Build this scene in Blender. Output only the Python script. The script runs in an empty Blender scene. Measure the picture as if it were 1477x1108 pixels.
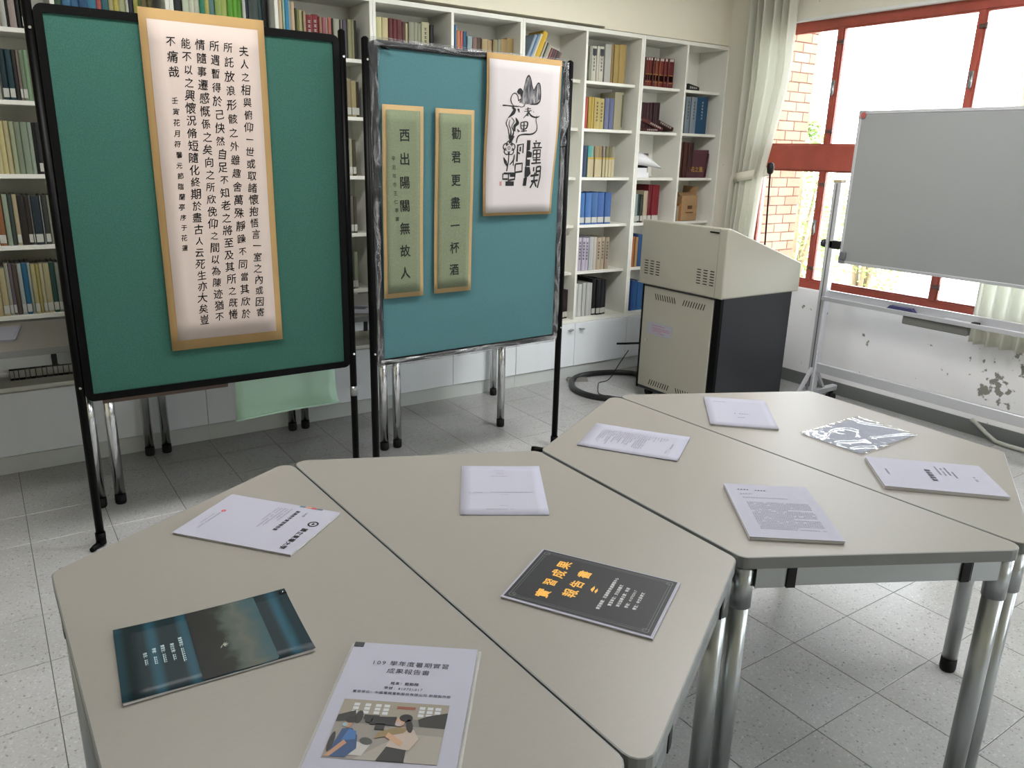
import bpy, math, random
from mathutils import Vector, Matrix, noise
random.seed(7)
SC = bpy.context.scene
COL = SC.collection

# ------------------------------------------------------------------ camera
FPX = 1120.73
YAW, PIT, ROL = 0.600937, 0.289151, 0.0257524
EYE = Vector((0, 0, 1.57))
fw = Vector((math.sin(YAW)*math.cos(PIT), math.cos(YAW)*math.cos(PIT), -math.sin(PIT)))
rt = fw.cross(Vector((0, 0, 1))).normalized(); up = rt.cross(fw)
rt2 = math.cos(ROL)*rt + math.sin(ROL)*up
up2 = -math.sin(ROL)*rt + math.cos(ROL)*up
cam = bpy.data.cameras.new('camera'); camo = bpy.data.objects.new('camera', cam); COL.objects.link(camo)
m = Matrix((rt2, up2, -fw)).transposed().to_4x4(); m.translation = EYE
camo.matrix_world = m
cam.sensor_fit = 'HORIZONTAL'; cam.sensor_width = 36; cam.lens = FPX/1477*36
cam.clip_start = 0.02; cam.clip_end = 200
SC.camera = camo

# ------------------------------------------------------------------ light
SC.view_settings.view_transform = 'Standard'
SC.view_settings.look = 'None'
SC.view_settings.exposure = 1.02
SC.view_settings.gamma = 1
SC.view_settings.use_curve_mapping = False
SC.cycles.use_denoising = True
SC.cycles.max_bounces = 8
SC.cycles.diffuse_bounces = 4
SC.cycles.glossy_bounces = 4
SC.cycles.transmission_bounces = 6
SC.cycles.transparent_max_bounces = 12
SC.cycles.sample_clamp_indirect = 6
w = bpy.data.worlds.new('overcast_sky'); SC.world = w; w.use_nodes = True
nt = w.node_tree
bg = nt.nodes['Background']
bg.inputs[0].default_value = (0.93, 0.965, 1.04, 1)
bg.inputs[1].default_value = 7.5

def area(name, loc, rot, sx, sy, power, col=(1, 1, 1), portal=False):
    l = bpy.data.lights.new(name, 'AREA'); l.shape = 'RECTANGLE'; l.size = sx; l.size_y = sy
    l.energy = power; l.color = col
    o = bpy.data.objects.new(name, l); COL.objects.link(o); o.location = loc; o.rotation_euler = rot
    if portal: l.cycles.is_portal = True
    return o
# unseen fill lamps added under the ceiling, each power tuned to brighten the room
FILL_LAMPS = [(0.5, 2.3), (2.9, 2.2), (0.4, 0.3), (3.4, 0.3), (0.4, -2.5), (3.4, -2.5)]
for x, y in FILL_LAMPS:
    area('fill_lamp_light', (x, y, 2.93), (0, 0, 0), 1.15, 0.56, [23, 31, 1.5, 12, 1.5, 9][FILL_LAMPS.index((x, y))], (1.0, 0.99, 0.97))

# ------------------------------------------------------------------ materials
def lin(c):
    return c/12.92 if c <= 0.04045 else ((c+0.055)/1.055)**2.4
def hexc(h, k=1.0, top=0.88):
    return tuple(min(top, lin(int(h[i:i+2], 16)/255)*k) for i in (0, 2, 4)) + (1,)
MATS = {}
def mat(name, col, rough=0.6, metal=0.0, spec=0.5, k=1.0, **kw):
    if name in MATS: return MATS[name]
    mm = bpy.data.materials.new(name); mm.use_nodes = True
    b = mm.node_tree.nodes['Principled BSDF']
    c = hexc(col, k) if isinstance(col, str) else tuple(col) + (1,)
    b.inputs['Base Color'].default_value = c
    b.inputs['Roughness'].default_value = rough
    b.inputs['Metallic'].default_value = metal
    b.inputs['Specular IOR Level'].default_value = spec
    for kk, v in kw.items(): b.inputs[kk].default_value = v
    MATS[name] = mm; mm['bsdf'] = 1
    return mm
class NT:
    """small helper to wire nodes"""
    def __init__(s, mm):
        s.t = mm.node_tree; s.b = s.t.nodes['Principled BSDF']
    def n(s, kind, **kw):
        nd = s.t.nodes.new(kind)
        for k, v in kw.items():
            if k.startswith('i_'):
                key = k[2:]
                nd.inputs[int(key) if key.isdigit() else key].default_value = v
            else: setattr(nd, k, v)
        return nd
    def l(s, a, b): s.t.links.new(a, b)
    def pos(s):
        return s.n('ShaderNodeNewGeometry').outputs['Position']
    def ramp(s, fac, stops):
        r = s.n('ShaderNodeValToRGB')
        e = r.color_ramp.elements
        while len(e) < len(stops): e.new(0.5)
        for i, (p, c) in enumerate(stops):
            e[i].position = p; e[i].color = c
        s.l(fac, r.inputs[0]); return r.outputs[0]
def add_noise(mm, scale=40, amount=0.08, bump=0.0, stretch=None, detail=3, coord='Object'):
    """vary the base colour a little and optionally add fine relief"""
    g = NT(mm)
    tc = g.n('ShaderNodeTexCoord').outputs[coord] if coord != 'World' else g.pos()
    mp = g.n('ShaderNodeMapping'); g.l(tc, mp.inputs[0])
    if stretch: mp.inputs['Scale'].default_value = stretch
    nz = g.n('ShaderNodeTexNoise'); nz.inputs['Scale'].default_value = scale; nz.inputs['Detail'].default_value = detail
    g.l(mp.outputs[0], nz.inputs[0])
    base = tuple(g.b.inputs['Base Color'].default_value)
    lo = tuple(max(0, c*(1-amount)) for c in base[:3]) + (1,)
    hi = tuple(min(1, c*(1+amount)) for c in base[:3]) + (1,)
    g.l(g.ramp(nz.outputs[0], [(0.3, lo), (0.7, hi)]), g.b.inputs['Base Color'])
    if bump:
        bp = g.n('ShaderNodeBump'); bp.inputs['Strength'].default_value = bump; bp.inputs['Distance'].default_value = 0.002
        g.l(nz.outputs[0], bp.inputs['Height']); g.l(bp.outputs[0], g.b.inputs['Normal'])
    return mm

# ------------------------------------------------------------------ mesh helper
class MB:
    def __init__(s, origin=(0, 0, 0)):
        s.v = []; s.f = []; s.m = []; s.sm = []; s.o = Vector(origin)
    def add(s, vs, fs, mi=0, smooth=False):
        b = len(s.v)
        s.v += [tuple(Vector(p) - s.o) for p in vs]
        for f in fs:
            s.f.append([b+i for i in f]); s.m.append(mi); s.sm.append(smooth)
    def box(s, a, b, mi=0):
        x0, y0, z0 = a; x1, y1, z1 = b
        s.add([(x0,y0,z0),(x1,y0,z0),(x1,y1,z0),(x0,y1,z0),(x0,y0,z1),(x1,y0,z1),(x1,y1,z1),(x0,y1,z1)],
              [(0,3,2,1),(4,5,6,7),(0,1,5,4),(1,2,6,5),(2,3,7,6),(3,0,4,7)], mi)
    def hexa(s, p, mi=0):
        s.add(p, [(0,3,2,1),(4,5,6,7),(0,1,5,4),(1,2,6,5),(2,3,7,6),(3,0,4,7)], mi)
    def cbox(s, a, b, c=0.003, mi=0):
        """box whose vertical and horizontal edges are chamfered"""
        x0, y0, z0 = a; x1, y1, z1 = b
        c = min(c, (x1-x0)*.3, (y1-y0)*.3, (z1-z0)*.3)
        vs = []; idx = {}
        for ix, x in enumerate((x0, x1)):
            for iy, y in enumerate((y0, y1)):
                for iz, z in enumerate((z0, z1)):
                    sx = c*(1-2*ix); sy = c*(1-2*iy); sz = c*(1-2*iz)
                    idx[ix,iy,iz] = len(vs)
                    vs += [(x, y+sy, z+sz), (x+sx, y, z+sz), (x+sx, y+sy, z)]
        F = []
        I = lambda ix,iy,iz,a: idx[ix,iy,iz]+a
        for ix in (0,1):
            f = [I(ix,0,0,0),I(ix,1,0,0),I(ix,1,1,0),I(ix,0,1,0)]; F.append(f if ix else f[::-1])
        for iy in (0,1):
            f = [I(0,iy,0,1),I(1,iy,0,1),I(1,iy,1,1),I(0,iy,1,1)]; F.append(f[::-1] if iy else f)
        for iz in (0,1):
            f = [I(0,0,iz,2),I(1,0,iz,2),I(1,1,iz,2),I(0,1,iz,2)]; F.append(f if iz else f[::-1])
        def q(k1, k2, a1, a2, flip):
            f = [I(*k1,a1),I(*k2,a1),I(*k2,a2),I(*k1,a2)]
            F.append(f[::-1] if flip else f)
        for iy in (0,1):
            for iz in (0,1): q((0,iy,iz),(1,iy,iz),1,2,(iy^iz)==1)
        for ix in (0,1):
            for iz in (0,1): q((ix,0,iz),(ix,1,iz),0,2,(ix^iz)==0)
        for ix in (0,1):
            for iy in (0,1): q((ix,iy,0),(ix,iy,1),0,1,(ix^iy)==1)
        for ix in (0,1):
            for iy in (0,1):
                for iz in (0,1):
                    f = [I(ix,iy,iz,0),I(ix,iy,iz,1),I(ix,iy,iz,2)]
                    F.append(f if (ix+iy+iz)%2 else f[::-1])
        s.add(vs, F, mi)
    def prism(s, poly, z0, z1, mi=0, smooth=False):
        n = len(poly)
        vs = [(x, y, z0) for x, y in poly] + [(x, y, z1) for x, y in poly]
        s.add(vs, [list(range(n))[::-1], list(range(n, 2*n))], mi)
        b = len(s.v) - 2*n
        for i in range(n):
            j = (i+1) % n
            s.f.append([b+i, b+j, b+n+j, b+n+i]); s.m.append(mi); s.sm.append(smooth)
    def tube(s, path, r, n=10, mi=0, caps=True, sx=1.0):
        path = [Vector(p) for p in path]; R = r if isinstance(r, (list, tuple)) else [r]*len(path)
        vs = []; t0 = (path[1]-path[0]).normalized()
        a = t0.orthogonal().normalized()
        if abs(t0.z) < .9: a = t0.cross(Vector((0,0,1))).normalized()
        for i, p in enumerate(path):
            t = (path[min(i+1, len(path)-1)] - path[max(i-1, 0)]).normalized()
            a = (a - t*a.dot(t)).normalized(); b = t.cross(a)
            for k in range(n):
                an = 2*math.pi*k/n
                vs.append(p + a*math.cos(an)*R[i]*sx + b*math.sin(an)*R[i])
        fs = [(i*n+k, i*n+(k+1)%n, (i+1)*n+(k+1)%n, (i+1)*n+k) for i in range(len(path)-1) for k in range(n)]
        s.add(vs, fs, mi, True)
        if caps:
            b0 = len(s.v)-len(vs)
            s.f.append([b0+k for k in range(n)][::-1]); s.m.append(mi); s.sm.append(False)
            s.f.append([b0+(len(path)-1)*n+k for k in range(n)]); s.m.append(mi); s.sm.append(False)
    def sphere(s, c, r, n=8, mi=0, sz=1.0):
        vs = []; fs = []
        for i in range(n+1):
            th = math.pi*i/n
            for k in range(n*2):
                ph = math.pi*k/n
                vs.append((c[0]+r*math.sin(th)*math.cos(ph), c[1]+r*math.sin(th)*math.sin(ph), c[2]+r*sz*math.cos(th)))
        for i in range(n):
            for k in range(n*2):
                fs.append((i*2*n+k, (i+1)*2*n+k, (i+1)*2*n+(k+1)%(2*n), i*2*n+(k+1)%(2*n)))
        s.add(vs, fs, mi, True)
    def build(s, name, mats, parent=None, label=None, kind=None, loc=None):
        me = bpy.data.meshes.new(name); me.from_pydata(s.v, [], s.f)
        for mm in (mats if isinstance(mats, (list, tuple)) else [mats]): me.materials.append(mm)
        me.polygons.foreach_set('material_index', s.m); me.polygons.foreach_set('use_smooth', s.sm); me.update()
        o = bpy.data.objects.new(name, me); COL.objects.link(o)
        if parent: o.parent = parent
        else: o.location = s.o
        if loc is not None: o.location = loc
        if label: o['label'] = label
        if kind: o['kind'] = kind
        return o
def conform(mb, x0, x1, z0, z1, y0, amp, seed, lift=.0007):
    """lay print or brush strokes on the gently waving sheet below them"""
    out = []
    for x, y, z in mb.v:
        X, Z = x+mb.o.x, z+mb.o.z; u_ = (X-x0)/(x1-x0); v_ = (Z-z0)/(z1-z0)
        out.append((x, y0 - amp*(.5+.5*math.sin(v_*7+seed+u_*1.4))*(.4+.6*abs(2*u_-1)) - lift - mb.o.y, z))
    mb.v = out; return mb
def tag(o, label, cat, group=None):
    o['label'] = label; o['category'] = cat
    if group: o['group'] = group
    return o
def thing(name, loc, label=None, cat=None, rz=0.0, group=None, kind=None):
    o = bpy.data.objects.new(name, None); COL.objects.link(o); o.empty_display_size = 0.1
    o.location = loc; o.rotation_euler = (0, 0, rz)
    if label: tag(o, label, cat, group)
    if kind: o['kind'] = kind
    return o
GL = {}
def glyph(ch):
    if ch not in GL:
        c = bpy.data.curves.new('glyph', 'FONT'); c.body = ch; c.size = 1; c.align_x = 'CENTER'; c.resolution_u = 2
        o = bpy.data.objects.new('glyph', c)
        COL.objects.link(o)
        me = bpy.data.meshes.new_from_object(o)
        GL[ch] = ([(v.co.x, v.co.y-0.38) for v in me.vertices], [list(p.vertices) for p in me.polygons],
                  max([v.co.x for v in me.vertices] or [0]) - min([v.co.x for v in me.vertices] or [0]))
        bpy.data.objects.remove(o); bpy.data.curves.remove(c); bpy.data.meshes.remove(me)
    return GL[ch]
def put_char(mb, ch, c, ux, uy, size, rot=0.0, sx=1.0, mi=0, brush=0.0, bold=0.0):
    """one glyph centred at c; ux, uy unit vectors of the page"""
    vs, fs, wd = glyph(ch); c = Vector(c); ux = Vector(ux); uy = Vector(uy); cr, sr = math.cos(rot), math.sin(rot)
    reps = [(0, 0)] if not bold else [(-bold, 0), (bold, 0), (0, -bold), (0, bold)]
    nrm = ux.cross(uy)
    for ri, (bx, by) in enumerate(reps):
        out = []
        for x, y in vs:
            if brush:
                x += brush*noise.noise(Vector((x*3+ord(ch)%97, y*3, 0.3))); y += brush*noise.noise(Vector((x*3, y*3+ord(ch)%89, 5.3)))
            x = x*sx + bx; y = y + by
            X = (x*cr - y*sr)*size; Y = (x*sr + y*cr)*size
            out.append(c + ux*X + uy*Y + nrm*(0.00003*ri))
        mb.add(out, fs, mi)
def put_line(mb, text, c0, ux, uy, size, adv=None, mi=0, align='L', bold=0.0, brush=0.0):
    """left-to-right line starting at c0 (centre line of the text)"""
    ad = []
    for ch in text:
        ad.append(size*(1.0 if ord(ch) > 0x2000 else (0.35 if ch == ' ' else 0.58)) if adv is None else adv)
    tot = sum(ad); x = 0 if align == 'L' else (-tot/2 if align == 'C' else -tot)
    for ch, a in zip(text, ad):
        if ch not in (' ', '\u3000'):
            put_char(mb, ch, Vector(c0) + Vector(ux)*(x+a/2), ux, uy, size*0.95, mi=mi, bold=bold, brush=brush)
        x += a
# ------------------------------------------------------------------ shared materials
M_wall = mat('wall_plaster', 'd6d2c4', .85, spec=.2)
g = NT(M_wall); P = g.pos()
nz = g.n('ShaderNodeTexNoise'); nz.inputs['Scale'].default_value = 3; g.l(P, nz.inputs[0])
cream = g.ramp(nz.outputs[0], [(.3, hexc('d8d4c6')), (.7, hexc('dedace'))])
lowp = g.ramp(nz.outputs[0], [(.3, hexc('ecebee')), (.7, hexc('f0eff2'))])      # whiter tone below the sill
sz = g.n('ShaderNodeSeparateXYZ'); g.l(P, sz.inputs[0])
zm = g.n('ShaderNodeMapRange'); g.l(sz.outputs[2], zm.inputs[0]); zm.inputs[1].default_value = .70; zm.inputs[2].default_value = .80
zx = g.n('ShaderNodeMix', data_type='RGBA'); g.l(zm.outputs[0], zx.inputs[0]); g.l(lowp, zx.inputs[6]); g.l(cream, zx.inputs[7]); cream = zx.outputs[2]
# peeled paint: noise flakes gathered round damp spots of the plaster
nz2 = g.n('ShaderNodeTexNoise'); nz2.inputs['Scale'].default_value = 22; nz2.inputs['Detail'].default_value = 4; g.l(P, nz2.inputs[0])
tot = None
for (yy, zz, rad, am) in [(2.03, .30, .17, 1.0), (1.90, .48, .12, 1.1), (2.16, .45, .08, .7), (2.1, .38, .12, .5), (3.36, .58, .09, .55), (3.19, .53, .07, .5), (2.42, .53, .07, .55), (2.08, .17, .12, .6), (1.92, .2, .08, .6), (1.5, .3, .3, .6), (2.9, .45, .12, .3)]:
    d = g.n('ShaderNodeVectorMath', operation='DISTANCE'); g.l(P, d.inputs[0]); d.inputs[1].default_value = (4.83, yy, zz)
    mr = g.n('ShaderNodeMapRange'); g.l(d.outputs['Value'], mr.inputs[0])
    mr.inputs[1].default_value = 0; mr.inputs[2].default_value = rad; mr.inputs[3].default_value = .29*am; mr.inputs[4].default_value = 0
    if tot is None: tot = mr.outputs[0]
    else:
        mx = g.n('ShaderNodeMath', operation='MAXIMUM'); g.l(tot, mx.inputs[0]); g.l(mr.outputs[0], mx.inputs[1]); tot = mx.outputs[0]
ad = g.n('ShaderNodeMath', operation='ADD'); g.l(tot, ad.inputs[0]); g.l(nz2.outputs[0], ad.inputs[1])
mk = g.n('ShaderNodeMapRange'); g.l(ad.outputs[0], mk.inputs[0]); mk.inputs[1].default_value = .70; mk.inputs[2].default_value = .745
mix = g.n('ShaderNodeMix', data_type='RGBA'); g.l(mk.outputs[0], mix.inputs[0]); g.l(cream, mix.inputs[6])
mix.inputs[7].default_value = hexc('8e8c86'); g.l(mix.outputs[2], g.b.inputs['Base Color'])
bp = g.n('ShaderNodeBump'); bp.inputs['Strength'].default_value = .3; bp.inputs['Distance'].default_value = .003; bp.invert = True
g.l(mk.outputs[0], bp.inputs['Height']); g.l(bp.outputs[0], g.b.inputs['Normal'])

M_wallfar = add_noise(mat('cream_wall', 'e6dfcc', .85, spec=.2), 2.5, .03, coord='World')
M_ceil = mat('ceiling_white', 'd8d8d2', .9, spec=.1)
M_dark = mat('dark_grey_skirting', '6c706e', .55)
M_grout = mat('tile_joint', '50504c', .9)
M_tile = mat('terrazzo_tile', 'b4b4ae', .22, spec=.5)
g = NT(M_tile); P = g.pos()
v = g.n('ShaderNodeTexVoronoi'); v.inputs['Scale'].default_value = 190; g.l(P, v.inputs[0])
spk = g.ramp(v.outputs['Color'], [(0, hexc('74746f')), (.08, hexc('8a8a88')), (.18, hexc('a8a8a8')), (.8, hexc('aeaeaf')), (.95, hexc('bebebf'))])
v2 = g.n('ShaderNodeTexNoise'); v2.inputs['Scale'].default_value = 1.6; v2.inputs['Detail'].default_value = 4; g.l(P, v2.inputs[0])
drt = g.ramp(v2.outputs[0], [(.3, (.82, .82, .80, 1)), (.65, (1, 1, 1, 1))])
mm_ = g.n('ShaderNodeMix', data_type='RGBA', blend_type='MULTIPLY'); mm_.inputs[0].default_value = 1
g.l(spk, mm_.inputs[6]); g.l(drt, mm_.inputs[7])
v3 = g.n('ShaderNodeTexNoise'); v3.inputs['Scale'].default_value = 9; v3.inputs['Detail'].default_value = 3; g.l(P, v3.inputs[0])
scf = g.ramp(v3.outputs[0], [(.80, (1, 1, 1, 1)), (.83, (.5, .5, .5, 1))])
mm2 = g.n('ShaderNodeMix', data_type='RGBA', blend_type='MULTIPLY'); mm2.inputs[0].default_value = 1
g.l(mm_.outputs[2], mm2.inputs[6]); g.l(scf, mm2.inputs[7]); g.l(mm2.outputs[2], g.b.inputs['Base Color'])
g.b.inputs['Roughness'].default_value = .25

M_red = add_noise(mat('red_painted_steel', '9c483a', .4, spec=.5), 12, .10, coord='World')
M_white = add_noise(mat('white_laminate', 'e6e5dc', .5, spec=.35), 3, .02, coord='World')
M_shelfin = M_white
M_door = add_noise(mat('door_white', 'e4e8ec', .5, spec=.35), 6, .03, stretch=(1, 1, .08), coord='World')
M_plinth = mat('plinth_grey', 'c6cac8', .5)
M_table = add_noise(mat('table_laminate', '7f7b75', .38, spec=.34), 60, .015, stretch=(1, 4, 1), coord='World')
M_edge = mat('table_edge_band', '6c6e6c', .5)
M_chrome = mat('chrome', 'd8dadc', .12, 1.0)
M_satin = mat('satin_steel', 'a4a8a8', .30, 1.0)
M_black = mat('black_metal', '020202', .45, spec=.12)
M_rubber = mat('black_rubber', '0a0a0b', .6, spec=.3)
M_paper = mat('white_paper', '9696a2', .8, spec=.08)
M_pages = mat('page_block', 'b8b6b4', .9, spec=.1)
M_ink = mat('black_ink', '0e0e10', .6, spec=.3)
M_greyink = mat('grey_print', '84848f', .7, spec=.2)
M_midink = mat('dark_grey_print', '3c3c46', .7, spec=.2)
M_alu = mat('aluminium', 'c2c3c8', .36, .55)

def structure(name, mb, mats, **k):
    return mb.build(name, mats, kind='structure', **k)

# ------------------------------------------------------------------ floor with terrazzo tiles
X0, X1, Y0, Y1 = -3.3, 4.83, -4.2, 4.62
b = MB((0, 0, 0)); b.box((X0-.2, Y0-.2, -.1), (X1+.2, Y1+.2, -.0015)); floor = structure('floor', b, M_grout)
T = .3; gp = .0011
tb = MB(); tb.cbox((gp, gp, -.012), (T-gp, T-gp, 0), .0008)
first = tb.build('floor_tile', M_tile, floor)
tilemesh = first.data
nx0 = -8; nyA = -2
cells = [(i, j) for i in range(nx0, 10) for j in range(nyA, 11)]
for n_, (i, j) in enumerate(cells):
    o = first if n_ == 0 else first.copy()
    if n_: COL.objects.link(o); o.parent = floor
    o.location = (1.8+.3*i, 1.03+.3*j, 0)
rb = MB()
cs = set(cells)
for i in range(-17, 11):
    for j in range(-18, 12):
        if (i, j) in cs: continue
        a = max(X0, 1.8+.3*i); c_ = min(X1, 2.1+.3*i); d_ = max(Y0, 1.03+.3*j); e_ = min(Y1, 1.33+.3*j)
        if c_-a > .005 and e_-d_ > .005: rb.box((a+gp, d_+gp, -.012), (c_-gp, e_-gp, 0))
rb.build('floor_tile', M_tile, floor, kind='stuff')

# ------------------------------------------------------------------ walls and ceiling
b = MB((X0, 0, 3.0)); b.box((X0-.2, Y0-.2, 3.0), (X1+.2, Y1+.2, 3.12)); structure('ceiling', b, M_ceil)
b = MB((1, Y1, 0)); b.box((X0-.2, Y1, -.1), (X1+.2, Y1+.15, 3.0)); structure('wall_far', b, M_wallfar)
b = MB((X0, 0, 0)); b.box((X0-.15, Y0, -.1), (X0, Y1, 3.0)); structure('wall_left', b, M_wallfar)
b = MB((0, Y0, 0))                                   # wall behind the camera, with one opening added for fill light
b.box((X0-.2, Y0-.15, -.1), (X1+.2, Y0, .8)); b.box((X0-.2, Y0-.15, 2.6), (X1+.2, Y0, 3.0))
for a, c_ in [(X0-.2, 3.2), (4.5, X1+.2)]: b.box((a, Y0-.15, .8), (c_, Y0, 2.6))
structure('wall_near', b, M_wallfar)
# window wall: two openings (Y .65..3.90 in the picture, Y -3.45..-.2 beside the camera)
ZS, ZT, WT = .69, 2.475, .15
OPEN = [(.65, 3.945), (-3.45, -.2)]
b = MB((X1, 0, 0))
b.box((X1, Y0, -.1), (X1+WT, Y1, ZS)); b.box((X1, Y0, ZT), (X1+WT, Y1, 3.0))
for a, c_ in [(Y0, -3.45), (-.2, .65), (3.945, Y1)]: b.box((X1, a, ZS), (X1+WT, c_, ZT))
structure('wall_right', b, M_wall)
b = MB((X1, 0, 0)); b.box((X1-.008, Y0, 0), (X1, 4.28, .09)); structure('baseboard_right', b, M_dark)
b = MB((3.6, 4.3, 2.4)); b.box((X0, 4.296, 2.385), (3.62, Y1, 3.0)); structure('trim_1', b, M_wallfar)
b = MB((4.2, 4.31, 2.4)); b.box((3.6205, 4.305, 2.372), (X1, Y1, 3.0)); structure('trim_3', b, M_wallfar)
# plaster reveal edge around the window head (rough bright line above the frame)
b = MB((X1, 2, ZT)); b.box((X1-.004, .65, ZT-.002), (X1+.03, 3.9, ZT+.014)); structure('trim_2', b, mat('reveal_plaster', 'dcdcda', .8))

# ------------------------------------------------------------------ windows
M_glass = bpy.data.materials.new('window_glass'); M_glass.use_nodes = True
gt = M_glass.node_tree; gt.nodes.remove(gt.nodes['Principled BSDF'])
tr = gt.nodes.new('ShaderNodeBsdfTransparent'); tr.inputs[0].default_value = (.96, .98, .97, 1)
gl = gt.nodes.new('ShaderNodeBsdfGlossy'); gl.inputs['Roughness'].default_value = .02
fr = gt.nodes.new('ShaderNodeFresnel'); fr.inputs[0].default_value = 1.45
mx = gt.nodes.new('ShaderNodeMixShader')
gt.links.new(fr.outputs[0], mx.inputs[0]); gt.links.new(tr.outputs[0], mx.inputs[1]); gt.links.new(gl.outputs[0], mx.inputs[2])
gt.links.new(mx.outputs[0], gt.nodes['Material Output'].inputs[0])

def window(name, ya, yb, mull):
    root = thing(name, (4.90, (ya+yb)/2, ZS), kind='structure'); O = root.location
    zb, zt, t0, t1 = ZS, ZT, 1.505, 1.672
    xa, xb = 4.885, 4.935
    b = MB(O)
    b.cbox((xa, ya, zb), (xb, yb, zb+.055)); b.cbox((xa, ya, zt-.06), (xb, yb, zt))
    b.cbox((xa, ya, zb), (xb, ya+.04, zt)); b.cbox((xa, yb-.02, zb), (xb, yb, zt))
    b.build('window_frame', M_red, root)
    b = MB(O); b.cbox((xa-.006, ya+.04, t0), (xb+.004, yb-.02, t1), .004); b.build('transom', M_red, root)
    edges = [ya+.04] + mull + [yb-.02]
    for mz0, mz1 in ((zb+.055, t0), (t1, zt-.06)):
        for y in mull:
            b = MB(O); b.cbox((xa, y-.017, mz0), (xb, y+.017, mz1)); mo = b.build('mullion', M_red, root)
        for a, c_ in zip(edges[:-1], edges[1:]):
            a2 = a + (.017 if a != edges[0] else 0); c2 = c_ - (.017 if c_ != edges[-1] else 0)
            b = MB(O); s_ = .011; x2, x3 = xa+.01, xa+.034
            b.box((x2, a2, mz0), (x3, c2, mz0+s_)); b.box((x2, a2, mz1-s_), (x3, c2, mz1))
            b.box((x2, a2, mz0+s_), (x3, a2+s_, mz1-s_)); b.box((x2, c2-s_, mz0+s_), (x3, c2, mz1-s_))
            sash = b.build('sash', M_red, root)
            b = MB(O); b.box((x2+.010, a2+s_, mz0+s_), (x2+.014, c2-s_, mz1-s_)); b.build('pane', M_glass, sash)
        for y in mull:
            # hinges on the mullion and the casement latch at mid height
            for zz in (mz0+.09, mz1-.09):
                b = MB(O); b.cbox((xa-.012, y-.036, zz-.011), (xa+.002, y+.004, zz+.011), .002); b.tube([(xa-.008, y-.036, zz-.016), (xa-.008, y-.036, zz+.016)], .006, 8)
                b.build('hinge', mat('hinge_grey', '6a5652', .4, .6), root)
            zz = (mz0+mz1)/2
            b = MB(O); b.cbox((xa-.010, y-.012, zz-.045), (xa+.001, y+.012, zz+.045), .003)
            b.tube([(xa-.012, y, zz+.02), (xa-.03, y-.012, zz+.012), (xa-.034, y-.02, zz-.02), (xa-.03, y-.014, zz-.055)], .006, 8)
            b.build('latch', M_satin, root)
    return root
window('window_1', .65, 3.945, [1.61, 2.51, 3.41])
window('window_2', -3.45, -.2, [-2.6, -1.75, -.9])
for nm, a, c_ in (('fill_window', 3.2, 4.5),):  # unseen window added behind the camera to light the room from the front
    root = thing(nm, ((a+c_)/2, Y0-.07, .8), kind='structure'); O = root.location
    b = MB(O); y0_, y1_ = Y0-.10, Y0-.05
    b.box((a, y0_, .8), (c_, y1_, .86)); b.box((a, y0_, 2.54), (c_, y1_, 2.6)); b.box((a, y0_, 1.62), (c_, y1_, 1.74))
    for x in (a, (2*a+c_)/3, (a+2*c_)/3, c_-.05): b.box((x, y0_, .86), (x+.05, y1_, 2.54))
    b.build('window_frame', M_red, root)
    b = MB(O); b.box((a+.05, Y0-.078, .86), (c_-.05, Y0-.074, 2.54)); b.build('pane', M_glass, root)

# ------------------------------------------------------------------ outside: brick pier, shrubs, ground
M_brick = mat('ochre_brick', 'c89468', .85, spec=.1)
g = NT(M_brick); oi = g.n('ShaderNodeObjectInfo')
g.l(g.ramp(oi.outputs['Random'], [(0, hexc('805c4c')), (.5, hexc('876455')), (1, hexc('8e6c5c'))]), g.b.inputs['Base Color'])
b = MB((5.6, 4.3, -.6)); b.box((5.21, 4.312, -.6), (5.897, 4.9, 3.6)); pier = structure('wall_outside', b, mat('brick_mortar', '6a5246', .9))
bm0 = None; n_ = 0
for r_ in range(38):
    z = .45 + r_*.075
    off = 0 if r_ % 2 else .1
    xs = [5.2+off+k*.2 for k in range(-1, 4)]
    for x in xs:
        a = max(5.2, x); c_ = min(5.9, x+.2)
        if c_-a < .05: continue
        full = abs(c_-a-.2) < 1e-6
        if full and bm0: o = bm0.copy(); COL.objects.link(o); o.parent = pier
        else:
            b = MB((0, 0, 0)); b.cbox((.004, 0, .004), (c_-a-.004, .02, .071), .003); o = b.build('brick', M_brick, pier)
            if full: bm0 = o
        o.location = Vector((a, 4.298, z)) - pier.location
b = MB((12, 6, -.6)); b.box((-30, -30, -.75), (30, 26, -.6)); structure('ground_outside', b, mat('pale_paving', 'd0ccc0', .9))
M_leaf = mat('sunlit_leaves', '76904a', .6, spec=.2)
M_trunk = mat('bark', '7a6a54', .9)
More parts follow.
